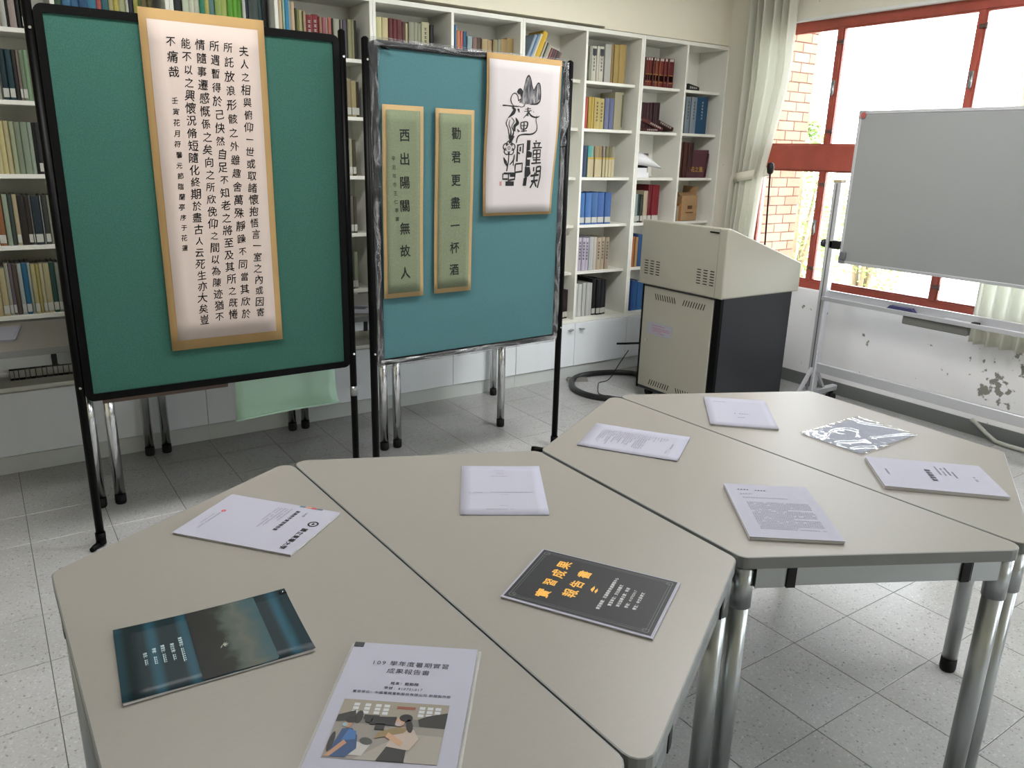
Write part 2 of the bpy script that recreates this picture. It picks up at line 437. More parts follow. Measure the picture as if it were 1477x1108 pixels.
def shrub(x, y, h, rad, label, seed):
    rs = random.Random(seed)
    root = thing('shrub', (x, y, -.6), label, 'shrub', group=None)
    b = MB(root.location)
    for k in range(5):
        a = k*1.26; b.tube([(x, y, -.6), (x+.2*rad*math.cos(a), y+.2*rad*math.sin(a), -.6+h*.4), (x+.5*rad*math.cos(a), y+.5*rad*math.sin(a), -.6+h*.75)], [.04, .03, .012], 6)
    b.build('trunk', M_trunk, root)
    b = MB(root.location)
    for k in range(2600):
        th = rs.uniform(0, 2*math.pi); zz = rs.random()**.8
        rr_ = rad*math.sqrt(rs.random())*math.sin(math.pi*min(1, .15+.8*zz))
        c = Vector((x+rr_*math.cos(th), y+rr_*math.sin(th), -.6+h*(.12+.88*zz)))
        u_ = Vector((rs.gauss(0, 1), rs.gauss(0, 1), rs.gauss(0, 1))).normalized(); v_ = u_.orthogonal().normalized()
        s_ = rs.uniform(.025, .05)
        b.add([c-u_*s_, c+v_*s_*.45, c+u_*s_, c-v_*s_*.45], [(0, 1, 2, 3)])
    b.build('foliage', M_leaf, root, kind='stuff')
shrub(7.9, 5.75, 2.6, .55, 'pale green shrub beside the brick pier, seen through the left window panes', 1)
shrub(9.6, 5.9, 2.3, .6, 'pale green shrub outside, behind the whiteboard stand post', 2)

# ------------------------------------------------------------------ curtains
M_curt = bpy.data.materials.new('cream_curtain'); M_curt.use_nodes = True
g = NT(M_curt); g.b.inputs['Base Color'].default_value = hexc('e4e1d4'); g.b.inputs['Roughness'].default_value = .9
g.b.inputs['Specular IOR Level'].default_value = .1
tl = g.n('ShaderNodeBsdfTranslucent'); tl.inputs[0].default_value = hexc('e6e8e4')
ms = g.n('ShaderNodeMixShader'); ms.inputs[0].default_value = .45
g.l(g.b.outputs[0], ms.inputs[1]); g.l(tl.outputs[0], ms.inputs[2]); g.l(ms.outputs[0], g.t.nodes['Material Output'].inputs[0])
def curtain(name, prof, zlist, npl, xc, amp, root, th=.0015, ph=0.0, seed=0):
    """prof(z) -> (y_left, y_right, pleat depth factor); pleats run along Y"""
    n = npl*12
    vs = []; 
    for z in zlist:
        ya, yb, k = prof(z)
        for i in range(n+1):
            t = i/n
            wob = .35*math.sin(2*math.pi*t*1.7+seed)+.2*math.sin(2*math.pi*t*3.1+z*1.3)
            a = 2*math.pi*(t*npl+.12*math.sin(2*math.pi*t*2+z*.8)) + ph
            vs.append((xc + k*amp*(math.sin(a)+.3*wob), ya+(yb-ya)*t + .006*math.cos(a), z))
    b = MB(root.location); fs = []
    for j in range(len(zlist)-1):
        for i in range(n): fs.append((j*(n+1)+i, j*(n+1)+i+1, (j+1)*(n+1)+i+1, (j+1)*(n+1)+i))
    b.add(vs, fs, 0, True)
    o = b.build(name, M_curt, root)
    md = o.modifiers.new('thickness', 'SOLIDIFY'); md.thickness = th
    return o
root = thing('window_curtain', (4.76, 3.88, .35), 'long cream curtain tied back at the left end of the window, beside the bookcase', 'curtain')
def prof(z):
    if z > 1.44:
        k = (z-1.44)/(2.9-1.44); yr = 3.80-.13*min(1, k*2.2); return (4.085, yr, .75+.4*k)
    k = min(1, (1.44-z)/.5); return (4.10, 3.80+.0*k-.0+.03*k, .75+.25*k)
zl = [2.9-.12*i for i in range(12)] + [1.50, 1.46, 1.42, 1.38, 1.3, 1.2, 1.05, .9, .7, .5, .35]
curtain('curtain_cloth', prof, zl, 6, 4.745, .044, root)
b = MB(root.location)
pts = []
for i in range(33):
    t = i/32; a = math.pi*t
    pts.append((4.80-.10*math.sin(a), 4.13-.36*t, 1.43+.06*t*t))
vs = []
for p in pts: vs += [(p[0], p[1], p[2]-.033), (p[0], p[1], p[2]+.033)]
b.add(vs, [(2*i, 2*i+2, 2*i+3, 2*i+1) for i in range(32)], 0, True)
o = b.build('tieback', mat('tieback_cloth', 'd4d0c0', .9, spec=.1), root); md = o.modifiers.new('thickness', 'SOLIDIFY'); md.thickness = .004
b = MB(root.location); b.tube([(4.82, 4.10, 1.43), (4.80, 4.10, 1.43), (4.79, 4.10, 1.45)], .006, 8); b.build('tieback_hook', M_satin, root)
b = MB(root.location); b.tube([(4.745, 4.2, 2.92), (4.745, 3.6, 2.92)], .012, 8); b.build('curtain_rod', M_white, root)
root = thing('window_curtain', (4.76, 1.8, .56), 'short pale curtain hanging below the sill behind the whiteboard tray', 'curtain')
zl = [2.9-.18*i for i in range(13)]+[.60, .565]
curtain('curtain_cloth', lambda z: (2.185-.0*z, 1.25, 1.0 if z > 1.2 else 1.15), zl, 13, 4.745, .03, root, seed=2.2)
b = MB(root.location); b.tube([(4.745, 2.3, 2.92), (4.745, 1.1, 2.92)], .012, 8); b.build('curtain_rod', M_white, root)

# thin sloping waste pipe at the foot of the window wall
b = MB((4.79, 2.0, 0)); b.tube([(4.80, 2.10, .10), (4.80, 2.07, .085), (4.79, 2.0, .045), (4.77, 1.93, .018), (4.76, 1.86, .018), (4.76, 1.2, .018)], .012, 8)
tag(b.build('floor_conduit', mat('pale_pvc', 'b0b0a8', .5)), 'thin pale plastic pipe running down the dark skirting under the window', 'pipe')
BOOKS={
(0,5):[(0.215,0.02,0.204,'b0b0a8','grey-white'),(0.237,0.005,0.206,'222222','black'),(0.245,0.027,0.208,'9a8c86','pinkish grey'),(0.275,0.016,0.211,'161a16','black'),(0.293,0.021,0.214,'20241e','black labelled')],
(0,4):[(0.181,0.025,0.215,'1a3038','dark teal'),(0.207,0.022,0.214,'1c3b44','dark teal labelled'),(0.231,0.017,0.214,'30302c','charcoal'),(0.248,0.01,0.214,'7a6a62','brownish pink'),(0.259,0.018,0.215,'6f8068','grey green'),(0.277,0.017,0.217,'7c9878','pale green'),(0.295,0.013,0.215,'a8b098','pale grey')],
(0,3):[(0.119,0.018,0.231,'b8ae84','cream'),(0.137,0.021,0.232,'bdb27e','cream'),(0.159,0.021,0.232,'b8b086','cream'),(0.181,0.018,0.231,'98a080','sage'),(0.2,0.024,0.23,'7f8a74','grey green'),(0.225,0.027,0.23,'83907c','grey green'),(0.253,0.016,0.23,'92a090','pale grey'),(0.269,0.012,0.229,'141614','black'),(0.281,0.021,0.23,'2c2c30','dark grey labelled')],
(0,2):[(0.078,0.029,0.233,'8a5c3c','rust brown'),(0.11,0.02,0.235,'8d9a84','pale green'),(0.131,0.018,0.233,'3c4640','dark green'),(0.15,0.018,0.234,'a89a7c','cream'),(0.169,0.028,0.23,'2c2824','dark brown'),(0.197,0.018,0.228,'332c28','dark brown'),(0.216,0.007,0.229,'6c6c68','grey'),(0.224,0.033,0.226,'28333a','slate'),(0.259,0.006,0.229,'7a7e7c','thin grey'),(0.266,0.022,0.228,'3e403c','charcoal'),(0.289,0.017,0.229,'8a8c7a','grey beige')],
(0,1):[(0.02,0.029,0.247,'b8a880','cream'),(0.05,0.025,0.228,'b0a47e','tan'),(0.076,0.015,0.248,'a0a090','pale grey'),(0.092,0.013,0.245,'6e6268','mauve'),(0.106,0.02,0.242,'5a5048','brown'),(0.127,0.017,0.243,'a2aaa6','pale grey'),(0.145,0.022,0.245,'2c6484','blue'),(0.168,0.012,0.246,'98a29a','pale grey'),(0.181,0.019,0.239,'b0a878','straw'),(0.201,0.014,0.238,'a89c5c','mustard'),(0.216,0.015,0.24,'b4ac8c','cream'),(0.232,0.026,0.24,'b0aa84','cream'),(0.259,0.022,0.243,'2c4c44','dark green'),(0.282,0.017,0.238,'80887c','grey green'),(0.3,0.02,0.235,'5c6458','grey')],
(1,5):[(0.357,0.036,0.211,'2c4a34','dark green'),(0.394,0.038,0.216,'b8b48c','cream'),(0.433,0.034,0.221,'2f6280','blue'),(0.468,0.032,0.225,'2a5a80','blue'),(0.501,0.037,0.23,'18486c','deep blue'),(0.539,0.037,0.235,'2c7088','teal blue'),(0.577,0.021,0.238,'a04a44','red'),(0.599,0.032,0.242,'2c6068','teal'),(0.632,0.021,0.245,'a8a070','straw'),(0.654,0.021,0.248,'b4a850','mustard'),(0.676,0.03,0.252,'a8ac80','pale green'),(0.707,0.012,0.255,'c0c0b0','white'),(0.72,0.022,0.257,'1c2030','navy'),(0.743,0.021,0.26,'a09a48','mustard'),(0.765,0.014,0.262,'4a6428','green'),(0.78,0.027,0.265,'6a6038','olive'),(0.808,0.025,0.268,'5c5434','olive')],
(2,5):[(0.829,0.055,0.273,'101214','black'),(0.885,0.039,0.279,'8a8c78','grey beige'),(0.925,0.029,0.284,'c4ccb4','pale mint'),(0.955,0.025,0.285,'c8ccb4','pale mint'),(0.981,0.027,0.285,'c4c8b0','pale mint'),(1.009,0.024,0.285,'2c8060','green'),(1.034,0.022,0.285,'b8b060','yellow'),(1.056,0.027,0.285,'5c8480','grey teal'),(1.084,0.028,0.285,'90a858','lime'),(1.113,0.033,0.285,'a4b460','yellow green'),(1.147,0.026,0.285,'5c9c28','bright green'),(1.174,0.023,0.285,'60a428','bright green'),(1.198,0.024,0.285,'5c9a2c','bright green'),(1.223,0.016,0.285,'c4c8c0','white'),(1.24,0.017,0.285,'1c2c3c','navy'),(1.26,0.047,0.285,'44504c','slate'),(1.308,0.022,0.285,'2c4a48','dark teal'),(1.331,0.028,0.285,'161c1c','black'),(1.361,0.069,0.285,'141614','black labelled')],
(3,5):[(1.453,0.02,0.272,'c8b494','cream'),(1.474,0.011,0.268,'98b49c','pale green'),(1.486,0.019,0.27,'2c80a8','bright blue'),(1.505,0.012,0.256,'88a0a0','blue grey'),(1.518,0.021,0.253,'c4ac8c','pinkish cream'),(1.54,0.009,0.225,'2c2c1c','black'),(1.55,0.011,0.22,'747a34','olive'),(1.562,0.019,0.219,'b0ac84','cream'),(1.582,0.014,0.214,'a08c6c','beige'),(1.597,0.035,0.199,'7a1c20','dark red titled'),(1.632,0.034,0.205,'7c1c20','dark red titled'),(1.667,0.009,0.197,'7a3030','maroon'),(1.676,0.011,0.195,'b09070','tan'),(1.687,0.02,0.196,'985860','rose'),(1.708,0.01,0.197,'a89080','pink-cream'),(1.719,0.02,0.198,'a05c50','coral'),(1.741,0.009,0.197,'1c1814','black'),(1.75,0.033,0.196,'a0a090','pale grey'),(1.785,0.009,0.194,'2a2424','black'),(1.796,0.006,0.198,'a8a098','white'),(1.804,0.025,0.196,'544e5c','purple grey'),(1.83,0.022,0.199,'8c8a68','khaki'),(1.853,0.016,0.201,'8a8866','khaki'),(1.87,0.013,0.199,'1a1c18','black')],
(3,4):[(1.765,0.037,0.201,'38302c','dark brown'),(1.803,0.036,0.2,'8a7c60','tan labelled'),(1.84,0.029,0.192,'a0946c','straw'),(1.87,0.02,0.188,'302c20','black')],
(3,3):[(1.782,0.03,0.208,'50483c','brown'),(1.814,0.021,0.204,'a0a088','pale green'),(1.836,0.022,0.198,'4c4634','olive brown')],
(3,2):[(1.779,0.027,0.219,'9aa088','pale green'),(1.807,0.024,0.216,'6a6258','brown grey'),(1.832,0.02,0.206,'4c463c','dark brown')],
(3,1):[(1.776,0.026,0.231,'2c302c','charcoal'),(1.804,0.02,0.227,'3c4c3c','dark green'),(1.825,0.023,0.219,'8a9078','pale green')],
(4,5):[(2.002,0.036,0.233,'c0bc8c','pale yellow'),(2.04,0.037,0.233,'c4b488','cream'),(2.08,0.024,0.233,'5c2020','dark red'),(2.106,0.024,0.232,'642020','dark red'),(2.131,0.03,0.231,'5c2220','dark red'),(2.163,0.02,0.223,'4c2c1c','brown'),(2.184,0.015,0.217,'b8ac84','cream'),(2.202,0.033,0.226,'8c8c78','grey patterned'),(2.236,0.024,0.227,'90907c','grey patterned'),(2.262,0.024,0.225,'8c8c78','grey patterned'),(2.289,0.051,0.236,'b4b090','cream titled'),(2.342,0.023,0.224,'141412','black')],
(5,5):[(2.506,0.012,0.242,'3c6c94','blue'),(2.52,0.026,0.214,'b87850','orange'),(2.548,0.018,0.213,'b85c50','red'),(2.568,0.024,0.213,'2c5878','blue'),(2.594,0.033,0.188,'8ca0a4','pale blue'),(2.629,0.029,0.186,'7c6058','mauve brown'),(2.66,0.035,0.188,'4c3c2c','dark brown'),(2.697,0.037,0.183,'a8946c','tan'),(2.736,0.038,0.181,'a48c64','tan'),(2.776,0.032,0.187,'8c8060','brownish grey'),(2.81,0.022,0.191,'8c9078','pale green'),(2.834,0.047,0.196,'a48c60','ochre'),(2.883,0.05,0.206,'a08858','ochre')],
(7,5):[(3.548,0.016,0.218,'9c9c8c','grey'),(3.566,0.041,0.221,'c8c4b4','white titled'),(3.611,0.018,0.223,'c8c4b4','white'),(3.631,0.04,0.223,'c8c4b4','white titled'),(3.675,0.054,0.242,'b0b0a8','white and blue'),(3.731,0.025,0.243,'8c7448','brown'),(3.758,0.044,0.246,'a48c50','ochre'),(3.804,0.06,0.25,'a88e54','ochre')],
(7,4):[(3.528,0.025,0.204,'b04c3c','red and white'),(3.555,0.025,0.205,'b09440','yellow'),(3.581,0.023,0.205,'b89c48','yellow'),(3.605,0.047,0.202,'b8a460','yellow titled'),(3.654,0.047,0.2,'b8a868','yellow titled'),(3.705,0.039,0.205,'6c7090','slate blue'),(3.746,0.041,0.206,'606888','slate blue')],
(7,3):[(3.531,0.037,0.208,'30405c','navy white'),(3.571,0.028,0.21,'48a0a0','turquoise'),(3.601,0.028,0.209,'80a898','pale teal'),(3.631,0.034,0.209,'9c8c68','tan'),(3.667,0.036,0.21,'988460','tan'),(3.705,0.024,0.21,'8c8478','grey brown'),(3.731,0.025,0.21,'7c7858','olive'),(3.758,0.024,0.21,'746c50','brown'),(3.784,0.028,0.211,'8c8870','grey')],
(7,2):[(3.524,0.045,0.219,'3c6ca8','blue'),(3.571,0.055,0.219,'3c6ca8','blue'),(3.628,0.055,0.22,'38649c','blue'),(3.685,0.062,0.221,'3860a0','blue'),(3.749,0.059,0.219,'345c98','blue')],
(7,1):[(3.526,0.031,0.238,'c0b8c8','white titled'),(3.559,0.03,0.237,'bcb4c4','white titled'),(3.59,0.031,0.234,'c0b8c8','white titled'),(3.624,0.038,0.24,'b8bcbc','pale grey'),(3.663,0.033,0.237,'c4bcb0','cream'),(3.697,0.039,0.232,'b8a890','beige titled'),(3.738,0.039,0.234,'b4a48c','beige titled'),(3.778,0.037,0.23,'a89880','beige titled')],
(7,0):[(3.512,0.034,0.245,'c8c8c4','white'),(3.547,0.037,0.241,'c8c8c4','white'),(3.585,0.033,0.248,'c4c8c4','white'),(3.619,0.03,0.245,'c8c8c4','white'),(3.65,0.028,0.241,'c8c8c4','white'),(3.68,0.036,0.27,'1c1c20','black labelled'),(3.718,0.035,0.267,'1c1c20','black labelled'),(3.754,0.03,0.263,'1c1c20','black labelled'),(3.786,0.03,0.256,'1c1c20','black labelled')],
(6,0):[(3.347,0.039,0.215,'281c20','black labelled'),(3.388,0.036,0.212,'281c20','black labelled'),(3.427,0.042,0.207,'30181c','black labelled')],
(8,5):[(4.049,0.021,0.191,'6c2418','red brown banded'),(4.072,0.024,0.193,'6c2418','red brown banded'),(4.098,0.024,0.194,'6c2418','red brown banded'),(4.124,0.024,0.195,'5c2018','red brown banded'),(4.153,0.028,0.194,'7c3c20','red brown banded'),(4.184,0.026,0.195,'7c3420','red brown banded'),(4.212,0.025,0.196,'6c2418','red brown banded'),(4.239,0.029,0.197,'6c2420','red brown banded'),(4.27,0.061,0.198,'5c1c1c','red brown banded')],
(8,4):[(4.046,0.026,0.196,'3c1c20','dark maroon'),(4.075,0.026,0.196,'40202a','dark maroon'),(4.103,0.026,0.197,'3c1c24','dark maroon'),(4.132,0.026,0.199,'3c1c24','dark maroon'),(4.16,0.027,0.2,'301820','dark maroon'),(4.189,0.036,0.202,'2c1418','dark maroon')],
(8,2):[(4.036,0.033,0.207,'8ca09c','pale green'),(4.072,0.024,0.206,'20342c','dark green'),(4.099,0.025,0.203,'383c34','charcoal'),(4.126,0.042,0.23,'b8a890','cream'),(4.172,0.04,0.273,'6c1420','dark red'),(4.214,0.069,0.27,'78141f','dark red')],
(8,1):[(4.041,0.027,0.227,'b46c3c','orange'),(4.071,0.027,0.222,'b0885c','tan'),(4.101,0.047,0.239,'2c5484','blue')],
(8,0):[(4.032,0.023,0.237,'3c5c94','blue'),(4.059,0.024,0.23,'2c4c84','blue'),(4.086,0.041,0.227,'2c5c94','blue'),(4.13,0.066,0.217,'34649c','blue')],
(9,4):[(4.484,0.05,0.258,'7c8890','grey blue titled'),(4.537,0.06,0.259,'848e98','grey blue titled'),(4.602,0.121,0.264,'1f4868','thick blue titled')],
(9,3):[(4.48,0.022,0.259,'4c2820','maroon'),(4.504,0.022,0.26,'4c2820','maroon'),(4.529,0.024,0.259,'4c2820','maroon'),(4.555,0.025,0.258,'482420','maroon'),(4.582,0.032,0.257,'341c20','maroon')],
(9,2):[(4.475,0.025,0.115,'a09880','beige'),(4.502,0.027,0.13,'a86c3c','orange brown')],
}
# ------------------------------------------------------------------ bookcases
SH = [.43, .766, 1.095, 1.42, 1.742, 2.046]           # top surface of each shelf
DIV = [-.08, .413, .905, 1.42, 1.952, 2.455, 2.954, 3.464, 3.963, 4.395, 4.826]
YF, YS, YB = 4.286, 4.33, 4.58
UN = ['white bookcase unit at the far left, behind the first green board',
      'white bookcase unit behind the right half of the first green board',
      'white bookcase unit behind the second green board',
      'white bookcase unit right of the second green board with two small door handles',
      'white bookcase unit at the right end, behind the lectern']
def bookcase(k):
    xa, xm, xb = DIV[2*k], DIV[2*k+1], DIV[2*k+2]
    root = thing('bookcase', ((xa+xb)/2, YF, 0), UN[k], 'bookcase', group='white bookcase units along the far wall'); O = root.location
    e = .0006; xa += e; xb -= e
    for x in (xa, xb-.018):
        b = MB(O); b.cbox((x, YF, .09), (x+.018, YB, 2.365), .001); b.build('side_panel', M_white, root)
    b = MB(O); b.cbox((xm-.009, YF, .43), (xm+.009, YB-.012, 2.34), .001); b.build('divider', M_white, root)
    b = MB(O); b.cbox((xa+.018, YF, 2.34), (xb-.018, YB, 2.365), .001); b.build('top_panel', M_white, root)
    b = MB(O); b.box((xa+.018, YB-.012, .43), (xb-.018, YB, 2.34)); b.build('back_panel', M_shelfin, root)
    b = MB(O); b.cbox((xa+.018, YF, .408), (xb-.018, YB-.012, .43), .001); b.build('cabinet_top', M_white, root)
    b = MB(O); b.box((xa, YF-.006, 0), (xb, YB, .088)); b.build('plinth', M_plinth, root)
    for c0, c1 in ((xa+.018, xm-.009), (xm+.009, xb-.018)):
        for z in SH[1:]:
            b = MB(O); b.cbox((c0, YS, z-.02), (c1, YB-.012, z), .0015); b.build('shelf', M_white, root)
    for s, c0, c1 in ((-1, xa+.001, xm-.0012), (1, xm+.0012, xb-.001)):
        b = MB(O); b.cbox((c0, YF-.018, .093), (c1, YF-.0005, .407), .0012); d = b.build('door', M_door, root)
        hx = xm + s*.042; b = MB(O)
        b.tube([(hx, YF-.018, .365), (hx, YF-.036, .365)], .006, 8)
        b.tube([(hx-.010*s, YF-.038, .367), (hx+.014*s, YF-.042, .366), (hx+.034*s, YF-.036, .362)], [.007, .008, .005], 8)
        b.build('handle', M_satin, d)
for k in range(5): bookcase(k)

BAY = ['far-left bay', 'second bay from left', 'third bay from left', 'bay between both boards',
       'bay at the second board, left end', 'bay behind the second board, middle', 'bay behind the picture scroll',
       'bay right of second board', 'bay before the end bay', 'end bay by the curtain']
ROW = ['bottom cubby', 'second row up', 'third row up', 'fourth row up', 'fifth row up', 'top row']
ORD = ['first', 'second', 'third', 'fourth', 'fifth', 'sixth', 'seventh', 'eighth', 'ninth', 'tenth', 'eleventh', 'twelfth', 'thirteenth',
       'fourteenth', 'fifteenth', 'sixteenth', 'seventeenth', 'eighteenth', 'nineteenth', 'twentieth', 'twenty-first', 'twenty-second', 'twenty-third', 'twenty-fourth']
M_label = mat('spine_label_paper', 'bcbcb4', .8, spec=.2)
BK = .9
def bookmat(hx):
    return mat('book_'+hx, hx, .5, spec=.35, k=BK)
def book_mesh(w_, h, d):
    """spine towards -Y: covers, rounded spine and a recessed page block"""
    b = MB(); t = min(.0025, w_*.18); bul = min(.004, w_*.2)
    b.box((0, .004, 0), (t, d, h)); b.box((w_-t, .004, 0), (w_, d, h))
    prof = [(0, .004), (w_*.2, .004-bul*.7), (w_*.5, .004-bul), (w_*.8, .004-bul*.7), (w_, .004), (w_, .007), (0, .007)]
    b.prism(prof, 0, h)
    b.box((t, .007, .003), (w_-t, d-.004, h-.004), 1)
    return b
def book(w_, h, d, hx, label, loc, lean=0.0, words='', rot=None):
    o = book_mesh(w_, h, d).build('book', [bookmat(hx), M_pages])
    o.location = loc; o.rotation_euler = rot if rot else (0, lean, 0)
    tag(o, label, 'book', 'books in the bookcase')
    if 'labelled' in words or (('blue' == words) and h > .1 and False):
        b = MB(); b.box((w_*.06, -.0012, .012), (w_*.94, .003, .05)); b.build('spine_label', M_label, o, label='pale call-number label')
    if 'titled' in words:
        darkb = sum(hexc(hx)[:3]) < .5
        b = MB(); n = 6; rs = random.Random(hash_(hx)+int(h*1000))
        zt_ = h*.9; s_ = min(w_*.5, .014)
        for i in range(n):
            zc = zt_ - i*s_*1.6 - s_
            for q in range(3):
                b.box((w_/2-s_/2, -.0014, zc+s_*(.36*q-.36)), (w_/2+s_*(.5 if q != 1 else rs.uniform(.1, .5)), .003, zc+s_*(.36*q-.36)+s_*.16))
            b.box((w_/2-s_*.08, -.0014, zc-s_*.4), (w_/2+s_*.08, .003, zc+s_*.5))
        b.build('spine_title', M_label if darkb else M_midink, o)
    if 'jacketed' in words:
        for z, hh, mm in ((0.002, h*.58, mat('cream_jacket', 'b8ac88', .6)), (h*.58, h*.06, mat('yellow_jacket_edge', 'c0a040', .6))):
            b = MB(); b.box((w_*.04, -.0013, z), (w_*.96, .003, z+hh)); b.build('jacket_band', mm, o)
    if 'pictured' in words:
        b = MB(); b.box((w_*.15, -.0013, h*.74), (w_*.9, .003, h*.93)); b.build('spine_picture', mat('dark_picture', '30343a', .5), o)
    if 'banded' in words:
        for z, hh, mm in ((h*.9, h*.08, M_label), (h*.42, h*.015, M_gold), (h*.22, h*.18, M_black), (h*.16, h*.015, M_gold)):
            b = MB(); b.box((w_*.22, -.0014, z), (w_*.8, .003, z+hh)); b.build('spine_band', mm, o)
    return o
def hash_(s): return sum(ord(c)*(i+3) for i, c in enumerate(s))
M_gold = mat('gold_print', 'b89448', .4, .3)
AN = {'a', 'e', 'i', 'o', 'u'}
rb_ = random.Random(3)
for (c, r), lst in BOOKS.items():
    lo = DIV[c] + (.019 if c % 2 == 0 else .010); hi = DIV[c+1] - (.010 if c % 2 == 0 else .019)
    prev = lo; kept = []
    for x, w_, h, hx, wd in lst:
        if wd == 'cream' and (c, r) == (1, 5) and x < .44: continue
        if wd == 'grey beige' and (c, r) == (2, 5): continue
        x = max(x, prev)
        if x + max(w_, .007)*.6 > hi: continue
        w_ = max(.006, min(w_, hi-x)) - .0006
        kept.append((x, w_, h, hx, wd)); prev = x + w_ + .0006
    for i, (x, w_, h, hx, wd) in enumerate(kept):
        tall = 'book' if h < .24 else 'tall book'
        lab = '%s %s, %s from left, %s, %s' % (wd, tall, ORD[i], ROW[r], BAY[c])
        dp = rb_.uniform(.14, .18)
        if (c, r) == (7, 3) and i: wd += ' jacketed'
        if (c, r) == (7, 5) and 'titled' in wd: wd += ' pictured'
        if (c, r) in ((7, 2), (8, 2)) or (c == 0 and r in (1, 2, 4) and rb_.random() < .8) or (c == 3 and r < 5): wd += ' labelled'
        book(w_, h, dp, hx, lab, (x, 4.345 + rb_.uniform(0, .012), SH[r]), words=wd)
# dark labelled books in the bottom cubby behind the left folding table
x = .03
for i in range(13):
    w_ = rb_.choice([.018, .024, .028]); 
    if x+w_ > .40: break
    book(w_, rb_.uniform(.2, .235), .14, rb_.choice(['1c1c1c', '2c2a26', '38342e', '242a2c', '50504a']), 'dark labelled book, %s from left in bottom cubby, far-left bay' % ORD[i], (x, 4.415, SH[0]), words='labelled')
    x += w_+.001
# leaning books in the bay behind the corner of the picture scroll
x = 2.985; th = math.radians(24)
for i, (w_, h, hx, wd) in enumerate([(.020, .262, '8898a8', 'pale blue'), (.016, .266, '5c7ca0', 'blue and white'), (.018, .272, 'c4c0a8', 'cream'), (.036, .285, 'd0a828', 'thick yellow'), (.014, .225, 'b4ae98', 'cream'),
        (.012, .222, '3c3c3c', 'thin black'), (.030, .212, 'a4a090', 'grey beige'), (.014, .19, '8c5448', 'red brown'), (.018, .185, '4c4448', 'dark grey'), (.014, .182, '6c3c38', 'maroon'), (.02, .175, '3c3438', 'dark brown'), (.02, .165, '705850', 'brown')]):
    book(w_, h, .17, hx, '%s book leaning right, %s from left, top row, %s' % (wd, ORD[i], BAY[6]), (x, 4.35, SH[5]+w_*math.sin(th)), lean=th)
    x += w_/math.cos(th)+.0008
# large beige folder standing behind the blue volumes (bay right of the second board)
b = MB((3.79, 4.36, SH[4])); b.cbox((3.795, 4.362, SH[4]), (3.878, 4.52, SH[4]+.25), .002); fo = b.build('box_file', mat('beige_board', 'a49e82', .7, k=.85))
tag(fo, 'wide beige box file beside the slate blue books, bay right of second board', 'box file')
b = MB(fo.location); b.box((3.862, 4.3605, SH[4]+.02), (3.874, 4.3625, SH[4]+.235)); b.build('spine_strip', mat('olive_strip', '5c6040', .7), fo)
# maroon volumes toppled in front of the standing set, bay 8 row 4
def slanted(p0, p1, th_, dep, hx, lab, y):
    p0 = Vector(p0); p1 = Vector(p1); L_ = (p1-p0).length; an = math.atan2(p0.y-p1.y, p1.x-p0.x)
    o = book(th_, L_, dep, hx, lab, (p0.x, y, p0.y), rot=(0, math.pi/2+an, 0), words='titled')
    return o
book(.022, .17, .12, '4c2024', 'maroon volume lying flat under the two toppled ones', (4.045, 4.335, SH[4]+.023), rot=(0, math.pi/2, 0), words='titled')
slanted((4.047, 1.835), (4.252, 1.772), .024, .12, '5c2c28', 'lower toppled maroon volume with white spine title', 4.333)
slanted((4.175, 1.846), (4.385, 1.778), .026, .12, '44201f', 'upper toppled maroon volume with white spine title', 4.360)
M_wpaper = mat('bright_white_paper', 'ececf0', .8, spec=.1)
# papers and disc cases, bay 8 row 3
root = thing('disc_case_stack', (4.1, 4.45, SH[3]), 'grey and black flat case standing behind the curled white papers', 'case')
b = MB(root.location); b.cbox((3.99, 4.40, SH[3]), (4.19, 4.52, 1.59), .003); b.build('case_body', mat('case_black', '24262a', .35), root)
b = MB(root.location); b.box((3.995, 4.398, 1.545), (4.185, 4.401, 1.583)); b.build('case_label', mat('case_grey', '8c8c88', .5), root)
def curled(name, pts, w0, y0, label, mtl, cat='papers'):
    b = MB((pts[0][0], y0, pts[0][1])); vs = []
    for i, (x, z) in enumerate(pts):
        vs += [(x, y0 - .02*math.sin(i*.7), z), (x, y0+w0, z+.03)]
    b.add(vs, [(2*i, 2*i+2, 2*i+3, 2*i+1) for i in range(len(pts)-1)], 0, True)
    o = b.build(name, mtl); md = o.modifiers.new('thickness', 'SOLIDIFY'); md.thickness = .002
    return tag(o, label, cat)
curled_old = lambda *a: None
curled_old('curled_paper', [(3.985, 1.592), (4.03, 1.598), (4.09, 1.588), (4.15, 1.562), (4.21, 1.525), (4.262, 1.486), (4.235, 1.492), (4.18, 1.498), (4.1, 1.504), (4.03, 1.515)], .16, 4.345, 'curled white sheet drooping to a point over the paper roll, bay behind the lectern', M_paper)
b = MB((4.1, 4.35, 1.55)); U_ = [(3.985, 1.602), (4.03, 1.602), (4.08, 1.596), (4.125, 1.582), (4.17, 1.560), (4.215, 1.528), (4.262, 1.487)]; L_ = [(3.985, 1.505), (4.03, 1.508), (4.08, 1.506), (4.125, 1.500), (4.17, 1.496), (4.215, 1.491), (4.262, 1.485)]
vs = []
for (a, c), (d, e) in zip(U_, L_):
    for k in range(7):
        t = k/6; vs.append((a+(d-a)*t, 4.40-.075*math.sin(math.pi*(.15+.6*t))-.02*(a-3.985)*t, c+(e-c)*t))
b.add(vs, [(i*7+k, i*7+k+1, (i+1)*7+k+1, (i+1)*7+k) for i in range(6) for k in range(6)], 0, True)
o = b.build('curled_paper', M_wpaper); o.modifiers.new('t', 'SOLIDIFY').thickness = .002
tag(o, 'curled white sheet drooping to a point over the paper bundle, bay before end bay', 'papers')
b = MB((4.0, 4.35, SH[3]))
